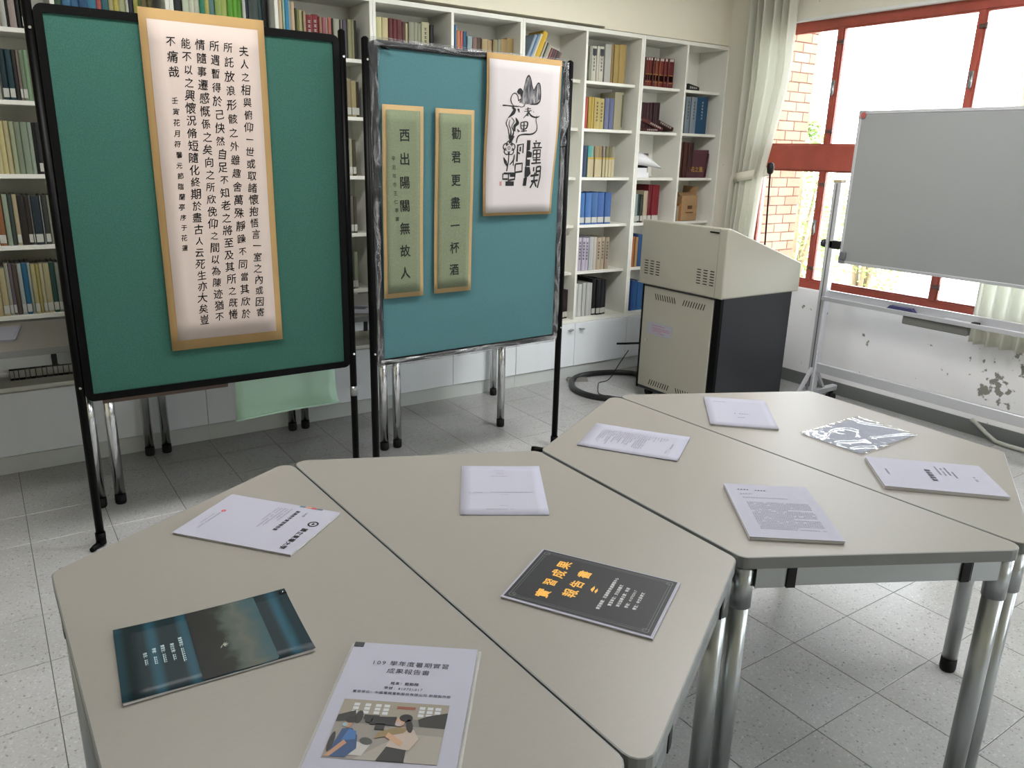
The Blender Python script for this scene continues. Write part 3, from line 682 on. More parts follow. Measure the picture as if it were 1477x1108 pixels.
b.prism([(x_, y_) for x_, y_ in [(3.985, 4.36), (4.15, 4.345), (4.19, 4.38), (4.17, 4.5), (3.985, 4.5)]], SH[3], 1.455)
b.prism([(3.985, 4.375), (4.14, 4.36), (4.175, 4.39), (4.15, 4.49), (3.985, 4.49)], 1.455, 1.488)
tag(b.build('paper_bundle', M_wpaper), 'bulky bundle of folded white paper under the curled sheet', 'papers')
# end bay: small dark box on top row, maroon album facing out, cardboard box
b = MB((4.55, 4.36, SH[5])); b.hexa([(4.486, 4.36, SH[5]+.001), (4.617, 4.36, SH[5]+.001), (4.617, 4.46, SH[5]+.001), (4.486, 4.46, SH[5]+.001), (4.510, 4.365, SH[5]+.048), (4.622, 4.365, SH[5]+.028), (4.622, 4.455, SH[5]+.028), (4.510, 4.455, SH[5]+.048)])
o = tag(b.build('small_case', mat('black_case', '1c1c1e', .4)), 'small black wedge-shaped case in top row, end bay by the curtain', 'case')
b = MB(o.location)
for i in range(4): b.box((4.520+.02*i, 4.3605, SH[5]+.014), (4.532+.02*i, 4.3625, SH[5]+.03-.002*i))
b.build('case_print', M_label, o)
root = thing('picture_album', (4.66, 4.36, SH[3]), 'large maroon album leaning face-out with gold characters, end bay', 'book'); O = root.location
b = MB(O); y_ = 4.345
b.hexa([(4.536, y_, SH[3]), (4.752, y_, SH[3]), (4.752, y_+.03, SH[3]), (4.536, y_+.03, SH[3]), (4.585, y_+.03, 1.625), (4.80, y_+.03, 1.628), (4.80, y_+.06, 1.628), (4.585, y_+.06, 1.625)])
b.build('cover', mat('maroon_cover', '46242c', .45, k=1.4), root)
b = MB(O); b.tube([(4.742, y_-.002, SH[3]+.01), (4.79, y_+.026, 1.60)], .009, 8); b.build('spine_roll', mat('maroon_spine', '34181e', .4, k=1.4), root)
b = MB(O)
for i, ch in enumerate('花之墨'): put_char(b, ch, (4.615+.045*i, y_+.0085, 1.483), (1, 0, 0), (.0, .13, .99), .042, bold=.02)
b.build('cover_title', M_gold, root)
root = thing('cardboard_box', (4.60, 4.36, SH[2]), 'open brown cardboard box with a raised flap and dark label, end bay', 'box'); O = root.location
M_card = add_noise(mat('cardboard', 'a58562', .85, spec=.15, k=1.0), 30, .05)
b = MB(O); x0_, x1_, z1_ = 4.517, 4.69, 1.285
b.box((x0_, 4.345, SH[2]), (x1_, 4.349, z1_)); b.box((x0_, 4.52, SH[2]), (x1_, 4.524, z1_)); b.box((x0_, 4.349, SH[2]), (x0_+.004, 4.52, z1_)); b.box((x1_-.004, 4.349, SH[2]), (x1_, 4.52, z1_)); b.box((x0_, 4.345, SH[2]), (x1_, 4.52, SH[2]+.004))
b.build('box_body', M_card, root)
for p in ([(x0_, 4.349, z1_), (x1_, 4.349, z1_), (x1_, 4.43, z1_+.022), (x0_, 4.43, z1_+.022)], [(x1_, 4.36, z1_), (x1_, 4.51, z1_), (x1_+.008, 4.51, z1_+.07), (x1_+.008, 4.36, z1_+.07)], [(x0_, 4.36, z1_), (x0_, 4.51, z1_), (x0_-.05, 4.51, z1_+.045), (x0_-.05, 4.36, z1_+.045)]):
    b = MB(O); b.add(p, [(0, 1, 2, 3)]); f_ = b.build('flap', M_card, root); md = f_.modifiers.new('t', 'SOLIDIFY'); md.thickness = .004
b = MB(O); b.box((4.585, 4.3435, 1.185), (4.635, 4.3452, 1.212)); b.box((4.57, 4.3435, 1.155), (4.65, 4.3452, 1.162)); b.build('box_print', mat('brown_print', '5c4020', .7), root)
# ------------------------------------------------------------------ trapezoid folding tables
HT = .755
def inset_round(P, r, n=5, gap=0.0):
    """polygon (counter-clockwise) with rounded corners, each edge moved inwards by gap"""
    k = len(P); Q = []
    E = []
    for i in range(k):
        a = Vector(P[i]); b_ = Vector(P[(i+1) % k]); d = (b_-a).normalized(); nrm = Vector((-d.y, d.x))
        E.append((a+nrm*gap, d))
    V = []
    for i in range(k):
        (p, d), (q_, e) = E[i-1], E[i]
        t = ((q_-p).x*e.y-(q_-p).y*e.x)/(d.x*e.y-d.y*e.x); V.append(p+d*t)
    for i in range(k):
        v_ = V[i]; a = (V[i-1]-v_).normalized(); c = (V[(i+1) % k]-v_).normalized()
        half = a.angle(c)/2; L_ = r/math.tan(half); cen = v_+(a+c).normalized()*(r/math.sin(half))
        s0 = v_+a*L_-cen; s1 = v_+c*L_-cen; a0 = math.atan2(s0.y, s0.x); a1 = math.atan2(s1.y, s1.x); da = (a1-a0+math.pi) % (2*math.pi)-math.pi
        for j in range(n+1):
            an = a0+da*j/n; Q.append((cen.x+r*math.cos(an), cen.y+r*math.sin(an)))
    return Q
def ccw(P):
    return P if sum(P[i][0]*P[(i+1)%len(P)][1]-P[(i+1)%len(P)][0]*P[i][1] for i in range(len(P))) > 0 else P[::-1]
def table(P, label, group, leg_r=.0225, legmat=None, gap=.002, r=.03, joints=True):
    legmat = legmat or M_chrome
    P = ccw(P); cx = sum(p[0] for p in P)/4; cy = sum(p[1] for p in P)/4
    root = thing('trapezoid_table', (cx, cy, 0), label, 'table', group=group); O = root.location
    outer = inset_round(P, r, 5, gap); inner = inset_round(P, r-.003, 5, gap+.0025)
    b = MB(O); b.prism(inner, HT-.027, HT); b.build('tabletop', M_table, root)
    b = MB(O); n = len(outer)
    vs = [(x, y, HT-.0275) for x, y in outer] + [(x, y, HT-.001) for x, y in outer] + [(x, y, HT+.0001) for x, y in inner] + [(x, y, HT-.0275) for x, y in inner]
    fs = []
    for i in range(n):
        j = (i+1) % n; fs += [(i, j, n+j, n+i), (n+i, n+j, 2*n+j, 2*n+i), (3*n+i, 3*n+j, j, i), (2*n+i, 2*n+j, 3*n+j, 3*n+i)]
    b.add(vs, fs); b.build('edge_band', M_edge, root)
    leg = inset_round(P, .0001, 1, .031)
    legs = [Vector(leg[i]) for i in range(0, 8, 2)]
    for i in range(4):
        a, c = legs[i], legs[(i+1) % 4]; d = (c-a).normalized(); nn = Vector((-d.y, d.x)); w_ = .011
        z0, z1 = HT-.076, HT-.028
        def rail(a_, c_, zz0, zz1, ww, nm, mt):
            b = MB(O); b.hexa([(a_.x-nn.x*ww, a_.y-nn.y*ww, zz0), (c_.x-nn.x*ww, c_.y-nn.y*ww, zz0), (c_.x+nn.x*ww, c_.y+nn.y*ww, zz0), (a_.x+nn.x*ww, a_.y+nn.y*ww, zz0),
                               (a_.x-nn.x*ww, a_.y-nn.y*ww, zz1), (c_.x-nn.x*ww, c_.y-nn.y*ww, zz1), (c_.x+nn.x*ww, c_.y+nn.y*ww, zz1), (a_.x+nn.x*ww, a_.y+nn.y*ww, zz1)])
            b.build(nm, mt, root)
        off = -nn*.012
        rail(a+off+d*.085, c+off-d*.085, z0+.002, z1, w_, 'apron_rail', M_satin)
        for q, s_ in ((a, 1), (c, -1)):
            rail(q+off+d*(.02 if s_ > 0 else -.085), q+off+d*(.085 if s_ > 0 else -.02), z0, z1, w_+.003, 'corner_bracket', M_satin)
            if joints:
                e0 = q+off+d*s_*.10
                rail(e0-d*.010, e0+d*.010, z0-.001, z1, w_+.0045, 'rail_joint', M_rubber)
    for v_ in legs:
        b = MB(O); b.tube([(v_.x, v_.y, .03), (v_.x, v_.y, HT-.028)], leg_r, 20); lg = b.build('leg', legmat, root)
        b = MB(O); b.tube([(v_.x, v_.y, HT-.13), (v_.x, v_.y, HT-.028)], leg_r+.003, 20); b.build('leg_collar', M_satin, lg)
        b = MB(O); b.tube([(v_.x, v_.y, 0), (v_.x, v_.y, .008), (v_.x, v_.y, .045)], [leg_r-.001, leg_r+.0018, leg_r+.0012], 16); b.build('foot_cap', M_rubber, lg)
    return root
S1t, S1b = (.612, 1.955), (.656, .603)
S2t, S2b = (1.790, 1.974), (1.846, .618)
gF = 'trapezoid tables set out with reports'
table([S1t, S1b, (.034, .945), (.022, 1.625)], 'cream trapezoid table at front left carrying the dark teal report', gF, legmat=M_satin)
table([S1t, S1b, (1.243, .945), (1.243, 1.672)], 'cream trapezoid table carrying the black and gold report', gF, legmat=M_satin)
table([S2t, S2b, (1.250, .940), (1.250, 1.672)], 'cream trapezoid table at right front whose steel apron and legs show', gF, legmat=M_satin)
table([S2t, S2b, (2.437, .955), (2.468, 1.645)], 'cream trapezoid table at far right carrying the shiny plastic sleeve', gF, legmat=M_satin)
gB = 'trapezoid tables behind the display boards'
table([(.315, 3.625), (1.728, 3.625), (1.368, 4.235), (.652, 4.235)], 'folding table behind the first green board, its chrome legs below the board', gB)
table([(1.372, 4.235), (2.782, 4.235), (2.447, 3.625), (1.734, 3.625)], 'folding table behind the second green board, chrome legs below it', gB)
table([(-.770, 4.235), (.640, 4.235), (.306, 3.625), (-.42, 3.625)], 'folding table at the far left edge with white papers on it', gB)
# loose papers on the back tables
def sheet_stack(loc, ang, w_, h, t, label, skew=0):
    o = MB(); n_ = max(1, int(t/.002)); rs = random.Random(int(loc[0]*100))
    for i in range(n_):
        dx, dy, a = rs.uniform(-.006, .006), rs.uniform(-.006, .006), rs.uniform(-.03, .03)
        c_, s_ = math.cos(a), math.sin(a); z0 = i*t/n_; z1 = (i+1)*t/n_-.0002
        P = [(-w_/2, -h/2), (w_/2, -h/2), (w_/2, h/2), (-w_/2, h/2)]
        o.prism([(x*c_-y*s_+dx, x*s_+y*c_+dy) for x, y in P], z0, z1)
    q = o.build('paper_stack', M_paper); q.location = (loc[0], loc[1], HT+.0003); q.rotation_euler = (0, 0, ang)
    return tag(q, label, 'papers')
sheet_stack((-.04, 3.98), math.radians(-8), .24, .29, .008, 'white papers on the folding table at the far left edge')
q = sheet_stack((1.58, 3.80), math.radians(-25), .21, .22, .006, 'white handout with a dark picture, seen between the two green boards')
b = MB(); b.prism([(-.07, .02), (.06, -.01), (.075, .06), (-.03, .085)], .006, .0064); b.build('printed_picture', mat('navy_print', '3c4450', .6), q)

# mint green sheet hanging from the front edge of the middle back table, brown board under the first display board
M_mint = mat('mint_green_sheet', 'bcdcc8', .7, spec=.2)
b = MB((1.15, 3.61, .75)); vs = []; rows = []
zz = [.757, .757, .74, .68, .6, .52, .45, .40, .365, .35, .352, .365]
yy = [3.74, 3.62, 3.606, 3.602, 3.600, 3.597, 3.594, 3.588, 3.575, 3.555, 3.535, 3.522]
for k, (z, y) in enumerate(zip(zz, yy)):
    for i in range(13):
        t = i/12; x = .895+.49*t; curl = (1-t)**3*.012*max(0, k-6)
        vs.append((x-curl*.6, y-curl*.5+.004*math.sin(6*t+k*.5), z-.012*(1-t)*(k > 6)*.5))
b.add(vs, [(k*13+i, k*13+i+1, (k+1)*13+i+1, (k+1)*13+i) for k in range(11) for i in range(12)], 0, True)
o = b.build('hanging_sheet', M_mint); md = o.modifiers.new('t', 'SOLIDIFY'); md.thickness = .001
tag(o, 'mint green sheet hanging below the first green board from the table behind', 'sheet')

# ------------------------------------------------------------------ freestanding green display boards
M_teal = mat('teal_felt', '486c70', .95, spec=.1)
M_teal_dim = mat('teal_felt_dim', '34594f', .95, spec=.1); add_noise(M_teal_dim, 220, .14, bump=.25)  # darker copy of the felt: dimmer light at left put into its colour
add_noise(M_teal, 220, .10, bump=.25)
M_film = bpy.data.materials.new('plastic_film'); M_film.use_nodes = True
g = NT(M_film); g.b.inputs['Base Color'].default_value = (.5, .51, .53, 1); g.b.inputs['Roughness'].default_value = .12; g.b.inputs['Specular IOR Level'].default_value = .9
nz = g.n('ShaderNodeTexNoise'); nz.inputs['Scale'].default_value = 9; nz.inputs['Detail'].default_value = 3; nz.inputs['Distortion'].default_value = 1.2
tc = g.n('ShaderNodeTexCoord'); mp = g.n('ShaderNodeMapping'); mp.inputs['Scale'].default_value = (3, 3, .55); g.l(tc.outputs['Object'], mp.inputs[0]); g.l(mp.outputs[0], nz.inputs[0])
trn = g.n('ShaderNodeBsdfTransparent'); trn.inputs[0].default_value = (.93, .93, .93, 1)
mxx = g.n('ShaderNodeMixShader'); g.l(g.ramp(nz.outputs[0], [(.42, (.06, .06, .06, 1)), (.50, (.14, .14, .14, 1)), (.57, (.42, .42, .42, 1)), (.62, (.10, .10, .10, 1))]), mxx.inputs[0])
g.l(trn.outputs[0], mxx.inputs[1]); g.l(g.b.outputs[0], mxx.inputs[2]); g.l(mxx.outputs[0], g.t.nodes['Material Output'].inputs[0])
bp = g.n('ShaderNodeBump'); bp.inputs['Strength'].default_value = .9; bp.inputs['Distance'].default_value = .012; g.l(nz.outputs[0], bp.inputs['Height']); g.l(bp.outputs[0], g.b.inputs['Normal'])
M_film2 = M_film.copy(); M_film2.name = 'plastic_film_lengthwise'
for nd in M_film2.node_tree.nodes:
    if nd.type == 'MAPPING': nd.inputs['Scale'].default_value = (.35, 3, 3)
    if nd.type == 'BUMP': nd.inputs['Strength'].default_value = .5
def rrect(x0, x1, z0, z1, r, n=6):
    P = []
    for cx, cz, a0 in ((x1-r, z1-r, 0), (x0+r, z1-r, 90), (x0+r, z0+r, 180), (x1-r, z0+r, 270)):
        for j in range(n+1):
            a = math.radians(a0+90*j/n); P.append((cx+r*math.cos(a), cz+r*math.sin(a)))
    return P
def frame_mb(O, W, z0, z1, fw_, y0, y1, r):
    """ring in the local XZ plane, x from 0 to W"""
    out = rrect(0, W, z0, z1, r); inn = rrect(fw_, W-fw_, z0+fw_, z1-fw_, max(.004, r-fw_)); n = len(out); b = MB(O); vs = []
    for y in (y0, y1): vs += [(x, y, z) for x, z in out] + [(x, y, z) for x, z in inn]
    fs = []
    for i in range(n):
        j = (i+1) % n
        fs += [(j, i, n+i, n+j), (2*n+i, 2*n+j, 3*n+j, 3*n+i), (i, j, 2*n+j, 2*n+i), (n+j, n+i, 3*n+i, 3*n+j)]
    b.add(vs, fs); return b
def board(loc, rz, W, z0, z1, ztop, label, fw_=.028, postgap=.02, pr=.0165, felt=None):
    """local frame: x along the board from its left edge, y away from the viewer"""
    root = thing('display_board', loc, label, 'display board', rz=rz, group='freestanding green display boards'); O = (0, 0, 0)
    frame_mb(O, W, z0, z1, fw_, -.012, .016, .03).build('frame', M_black, root)
    b = MB(O); b.box((fw_-.004, -.004, z0+fw_-.004), (W-fw_+.004, .010, z1-fw_+.004)); b.build('felt_panel', felt or M_teal, root)
    for s, x in ((-1, -postgap), (1, W+postgap)):
        b = MB(O); b.tube([(x, 0, .02), (x, 0, ztop)], pr, 14); b.tube([(x, 0, ztop), (x, 0, ztop+.008)], [pr*.98, pr*.4], 14)
        p = b.build('post', M_black, root)
        for zz in (z0+.06, z1-.08):
            b = MB(O); xa_, xb_ = sorted((x, 0 if s < 0 else W)); b.box((xa_, -.006, zz-.02), (xb_, .008, zz+.02)); b.build('clamp', M_black, p)
            b = MB(O); b.tube([(x, -pr-.004, zz), (x, -pr+.004, zz)], .005, 8); b.build('screw', M_chrome, p)
        b = MB(O); b.tube([(x, 0, .014), (x-.05, -.055, .012), (x-.09, -.05, .012), (x-.14, -.005, .012), (x-.15, .01, .012)] if s > 0 else [(x, 0, .014), (x-.025, -.025, .012), (x-.04, -.045, .012)], [.015, .011, .011, .018, .016] if s > 0 else [.015, .012, .010], 10)
        b.tube([(x, 0, .01), (x, 0, .06)], pr+.004, 12); b.build('foot', M_black, p)
    return root
B1 = board((.253, 3.262, 0), 0.0, 1.077, .612, 2.012, 2.03, 'black-framed green display board at left holding the long calligraphy scroll', fw_=.028, postgap=.015, pr=.0155, felt=M_teal_dim)
b = MB((0, 0, 0)); b.tube([(1.077+.015, 0, .47), (1.077+.015, 0, .515)], .0172, 14); b.build('post_sleeve', M_satin, B1, label='silver sleeve on the right post')
b = MB((0, 0, 0)); b.prism(rrect(.06, .54, .03, .05, .009), .585, .604); b.build('lower_ledge', mat('brown_ledge', '5c4a40', .7), B1, label='brown ledge under the frame')
A2 = math.atan2(.052, 1.049)
B2 = board((1.428, 3.172, 0), A2, 1.060, .622, 2.0, 2.0, 'green display board at centre whose frame is wrapped in crumpled plastic film')
B2M = Matrix.Translation((1.428, 3.172, 0)) @ Matrix.Rotation(A2, 4, 'Z')
def filmtube(pts, r, name='plastic_wrap', n=14, amp=.006, seed=0):
    flat_ = abs(pts[0][2]-pts[1][2]) < .05
    b = MB((0, 0, 0)); P = []
    for i in range(len(pts)-1):
        a, c = Vector(pts[i]), Vector(pts[i+1]); m_ = max(2, int((c-a).length/.02))
        P += [a.lerp(c, j/m_) for j in range(m_)]
    P.append(Vector(pts[-1]))
    b.tube(P, r, n, caps=False)
    b.v = [tuple(Vector(p)+Vector((noise.noise(Vector(p)*23+Vector((seed, 0, 0))), noise.noise(Vector(p)*27+Vector((0, seed, 0))), noise.noise(Vector(p)*19)))*amp) for p in b.v]
    return b.build(name, M_film2 if flat_ else M_film, B2, label='crumpled clear plastic film')
filmtube([(.012, 0, 1.999), (.012, 0, 1.33)], .024, amp=.012)
filmtube([(.012, 0, 1.33), (.012, 0, .62)], .019, amp=.004, seed=3)
filmtube([(.01, 0, 1.992), (1.05, 0, 1.99)], .020, amp=.003, seed=5)
filmtube([(.01, 0, .63), (1.05, 0, .63)], .020, amp=.003, seed=8)
filmtube([(1.046, 0, 1.995), (1.046, 0, 1.60)], .026, amp=.012, seed=11)
filmtube([(1.046, 0, 1.60), (1.046, 0, .63)], .019, amp=.004, seed=14)
b = MB((0, 0, 0)); b.tube([(.045, -.022, 1.972), (.075, -.022, 1.970)], .006, 8); b.build('film_clip', M_black, B2)

# ------------------------------------------------------------------ scrolls pinned on the boards
M_kraft = add_noise(mat('kraft_mount', '9c8056', .8, spec=.15), 8, .05)
M_rice = add_noise(mat('rice_paper', 'b6a8a0', .85, spec=.1), 5, .03)
M_slip = mat('green_rice_paper', '8e9a78', .85, spec=.1); 
g = NT(M_slip); nz = g.n('ShaderNodeTexNoise'); nz.inputs['Scale'].default_value = 160; tc = g.n('ShaderNodeTexCoord'); g.l(tc.outputs['Object'], nz.inputs[0])
g.l(g.ramp(nz.outputs[0], [(.3, hexc('68705a')), (.62, hexc('707862')), (.75, hexc('7e7c5c'))]), g.b.inputs['Base Color'])
def wavy_sheet(O, x0, x1, z0, z1, y0, amp, nx=8, nz_=16, seed=0, xsh=None, ph=0):
    b = MB(O); vs = []
    for k in range(nz_+1):
        for i in range(nx+1):
            u_, v_ = i/nx, k/nz_; x = x0+(x1-x0)*u_; z = z0+(z1-z0)*v_
            if xsh: x += xsh(u_, v_)
            y = y0 - amp*(.5+.5*math.sin(v_*7+seed+u_*1.4))*(.4+.6*abs(2*u_-1))
            vs.append((x, y, z))
    n = nx+1
    b.add(vs, [(k*n+i, k*n+i+1, (k+1)*n+i+1, (k+1)*n+i) for k in range(nz_) for i in range(nx)], 0, True)
    return b
def flat_y(y0, amp, seed, u_, v_):
    return y0 - amp*(.5+.5*math.sin(v_*7+seed+u_*1.4))*(.4+.6*abs(2*u_-1))
# long scroll, on the first board (world axes; the board is parallel to X)
Oq = Vector((.80, 3.24, 1.40)); sc = thing('calligraphy_scroll', Oq, 'long white calligraphy scroll on kraft paper filling the first green board', 'scroll')
LX0, LX1, LZ0, LZ1 = .576, 1.022, .777, 2.034
wavy_sheet(Oq, LX0, LX1, LZ0, LZ1, 3.2475, .004, seed=1).build('kraft_mount', M_kraft, sc).modifiers.new('t', 'SOLIDIFY').thickness = .0006
wavy_sheet(Oq, .602, .996, .817, 1.997, 3.2435, .003, seed=1).build('paper', M_rice, sc).modifiers.new('t', 'SOLIDIFY').thickness = .0004
TXT = [('夫人之相與俯仰一世或取諸懷抱悟言一室之內或因寄', (.938, 1.917), (.936, .903)),
       ('所託放浪形骸之外雖趣舍萬殊靜躁不同當其欣於', (.880, 1.925), (.877, .903)),
       ('所遇暫得於己快然自足不知老之將至及其所之既惓', (.829, 1.926), (.825, .905)),
       ('情隨事遷感慨係之矣向之所欣俛仰之間以為陳迹猶不', (.781, 1.926), (.769, .900)),
       ('能不以之興懷況脩短隨化終期於盡古人云死生亦大矣豈', (.731, 1.926), (.708, .893)),
       ('不痛哉', (.678, 1.928), (.677, 1.825)),
       ('壬寅花月符馨元節臨蘭亭序于花蓮', (.674, 1.725), (.661, 1.183))]
rs = random.Random(11)
for li_, (t, a, c) in enumerate(TXT):
    n = len(t); sm_ = li_ == 6
    for i, ch in enumerate(t):
        f = i/(n-1); x = a[0]+(c[0]-a[0])*f; z = a[1]+(c[1]-a[1])*f
        s_ = (.026 if sm_ else .041)*rs.uniform(.88, 1.06)
        if ch in '之一不人以云己': s_ *= .9
        b = MB(Oq); put_char(b, ch, (x+rs.uniform(-.002, .002), 3.2385, z), (1, 0, 0), (.10, 0, 1), s_, rot=rs.uniform(-.06, .10), sx=.92, brush=.06, bold=.010)
        conform(b, .602, .996, .817, 1.997, 3.2435, .003, 1).build('brush_character', M_ink, sc)
# the two green slips on the second board, in the board's own axes
def slip(x0, x1, z0, z1, xs0, xs1, chars, cz, size, label, side=None, seed=0):
    root = thing('calligraphy_slip', B2M @ Vector(((x0+x1)/2, -.016, (z0+z1)/2)), label, 'scroll', rz=A2, group='green calligraphy slips on the second board')
    O = Vector(((x0+x1)/2, -.016, (z0+z1)/2)); dx = lambda u_, v_: (xs0-x0)*(1-v_) if xs0 else 0
    wavy_sheet(O, x0, x1, z0, z1, -.0165, .004, seed=seed, xsh=dx).build('kraft_mount', M_kraft2, root).modifiers.new('t', 'SOLIDIFY').thickness = .0006
    wavy_sheet(O, x0+.018, x1-.018, z0+.022, z1-.02, -.0205, .003, seed=seed, xsh=dx).build('paper', M_slip, root).modifiers.new('t', 'SOLIDIFY').thickness = .0004
    for i, ch in enumerate(chars):
        f = i/(len(chars)-1); z = cz[0]+(cz[1]-cz[0])*f; x = (x0+x1)/2 + size*.1 + ((xs0-x0)*(z1-z)/(z1-z0) if xs0 else 0)
        b = MB(O); put_char(b, ch, (x, -.0252, z), (1, 0, 0), (0, 0, 1), size, sx=.95, rot=.03, brush=.035, bold=.014)
        conform(b, x0+.018, x1-.018, z0+.022, z1-.02, -.0205, .003, seed).build('brush_character', M_ink, root)
    if side:
        for i, ch in enumerate(side):
            b = MB(O); put_char(b, ch, (x0+.048+.002*i, -.0252, 1.535-.0365*i), (1, 0, 0), (0, 0, 1), .021, brush=.05, rot=.05)
            conform(b, x0+.018, x1-.018, z0+.022, z1-.02, -.0205, .003, seed).build('signature_character', M_ink, root)
M_kraft2 = add_noise(mat('kraft_mount_pale', '9e8660', .8, spec=.15), 8, .05)
slip(.040, .240, .930, 1.752, .031, 0, '西出陽關無故人', (1.632, 1.040), .056, 'left green calligraphy slip with a small signature column, on the second board', '辛丑年冬王仁亭書', seed=.5)
slip(.301, .508, .932, 1.750, .289, 0, '勸君更盡一杯酒', (1.648, 1.038), .056, 'right green calligraphy slip without signature, on the second board', seed=2)
# picture scroll
px0, px1, pz0, pz1 = .567, 1.012, 1.280, 2.000
O = Vector(((px0+px1)/2, -.018, (pz0+pz1)/2)); root = thing('picture_scroll', B2M @ O, 'white scroll with ink mountains, flowers and block characters, upper right of second board', 'scroll', rz=A2)
sh = lambda u_, v_: -.026*(1-v_)*u_ - .012*(1-v_)
wavy_sheet(O, px0, px1, pz0, pz1, -.020, .010, seed=2.5, xsh=sh).build('kraft_mount', M_kraft, root).modifiers.new('t', 'SOLIDIFY').thickness = .0006
wavy_sheet(O, px0+.012, px1-.014, pz0+.014, pz1-.026, -.0235, .010, seed=2.5, xsh=sh).build('paper', mat('white_rice_paper', 'b0aaaa', .85, spec=.1), root).modifiers.new('t', 'SOLIDIFY').thickness = .0004
def pp(x, y):
    """drawing coordinates of the ink picture (0..100 across, down) to the board"""
    K = [(0, 0), (45, 43), (58, 50), (84, 67), (96, 75), (108, 81), (119, 90), (138, 106), (142, 110), (165, 138)]
    for (a, c), (d, e) in zip(K[:-1], K[1:]):
        if y <= d or d == 165: y = c+(y-a)*(e-c)/(d-a); break
    return (px0+.012+(x/100)*.417 - .014*(y/160), pz1-.026-(y/160)*.680)
def ypic(x, y): return -.0345 - 0*x
def poly(b, pts, dy=0.0):
    b.add([(pp(x, y)[0], -.0362-dy, pp(x, y)[1]) for x, y in pts], [tuple(range(len(pts)))[::-1]])
def stroke(b, pts, ws, n=4, dy=0.0):
    # a tapered ribbon through points, Catmull-Rom smoothed
    Q = [Vector(p) for p in pts]; S_ = []
    for i in range(len(Q)-1):
        p0, p1, p2, p3 = Q[max(0, i-1)], Q[i], Q[i+1], Q[min(len(Q)-1, i+2)]
        for j in range(n):
            t = j/n; S_.append((.5*((2*p1)+(p2-p0)*t+(2*p0-5*p1+4*p2-p3)*t*t+(3*p1-p0-3*p2+p3)*t**3), ws[i]+(ws[i+1]-ws[i])*t))
    S_.append((Q[-1], ws[-1])); vs = []
    for i, (p, w_) in enumerate(S_):
        d = (S_[min(i+1, len(S_)-1)][0]-S_[max(i-1, 0)][0]).normalized(); nn = Vector((-d.y, d.x))*w_/2
        for s_ in (1, -1):
            q = p+nn*s_; X_, Z_ = pp(q.x, q.y); vs.append((X_, -.0362-dy, Z_))
    b.add(vs, [(2*i, 2*i+1, 2*i+3, 2*i+2) for i in range(len(S_)-1)])
# coordinates measured on the scroll: x = 0..100 across the sheet, y = 0..160 down it
b = MB(O)
mt = [(43, 43), (47, 34), (50, 24), (52, 17), (55, 14.5), (58, 18), (60, 25), (62.5, 29), (66, 24), (69, 21.5), (71, 24), (71.5, 32), (72, 38), (68, 42), (60, 44.5), (50, 45)]
vsm = [(pp(x, y)[0], -.0364, pp(x, y)[1]) for x, y in mt]; cxm = (pp(57, 36)[0], -.0364, pp(57, 36)[1])
b.add(vsm+[cxm], [((i+1) % len(mt), i, len(mt)) for i in range(len(mt))])
M_wash = mat('ink_wash', '3c3c40', .8); g = NT(M_wash); nz = g.n('ShaderNodeTexNoise'); nz.inputs['Scale'].default_value = 40; nz.inputs['Detail'].default_value = 6
tc = g.n('ShaderNodeTexCoord'); mp = g.n('ShaderNodeMapping'); mp.inputs['Scale'].default_value = (3, 1, .5); g.l(tc.outputs['Object'], mp.inputs[0]); g.l(mp.outputs[0], nz.inputs[0])
g.l(g.ramp(nz.outputs[0], [(.35, hexc('1a1a1c')), (.5, hexc('505054')), (.7, hexc('94908e'))]), g.b.inputs['Base Color'])
conform(b, px0+.012, px1-.014, pz0+.014, pz1-.026, -.0235, .010, 2.5, .0012).build('ink_mountains', M_wash, root)
b = MB(O)
stroke(b, [(43, 44), (47, 34), (50, 24), (52, 17), (55, 14), (58, 18), (60, 25), (62.5, 29.5)], [1, 1.2, 1.2, 1.5, 2, 1.2, 1.2, 1], dy=.0002)
stroke(b, [(62.5, 29.5), (66, 24), (69, 21), (71.5, 24), (72.3, 38), (68, 43.5), (58, 45)], [1, 1.2, 1.6, 1.4, 1.5, 2.2, 1], dy=.0002)
# cloud-like blossom outlines left of the mountains
stroke(b, [(40, 34), (43, 31), (46, 35), (47, 42)], [4, 6, 5, 2])
stroke(b, [(32, 46), (30, 41), (32, 36), (36, 34), (40, 37), (41, 42)], [1.4, 1.2, 1, 1.2, 1, 1.2])
stroke(b, [(41, 42), (45, 40), (49, 43), (50, 48), (46, 51), (42, 50)], [1, 1.3, 1, 1.4, 1, 1.2])
stroke(b, [(32, 46), (35, 50), (40, 51), (42, 49)], [1.2, 1, 1.3, 1])
stroke(b, [(19, 50.5), (26, 50), (33, 51), (40, 50)], [3, 1.8, 2.8, 1.5])
stroke(b, [(33, 53), (36, 57), (34, 63), (30, 68), (27, 71)], [3, 4, 5, 2.5, .8])
stroke(b, [(41, 55), (43, 61)], [3.4, 1])
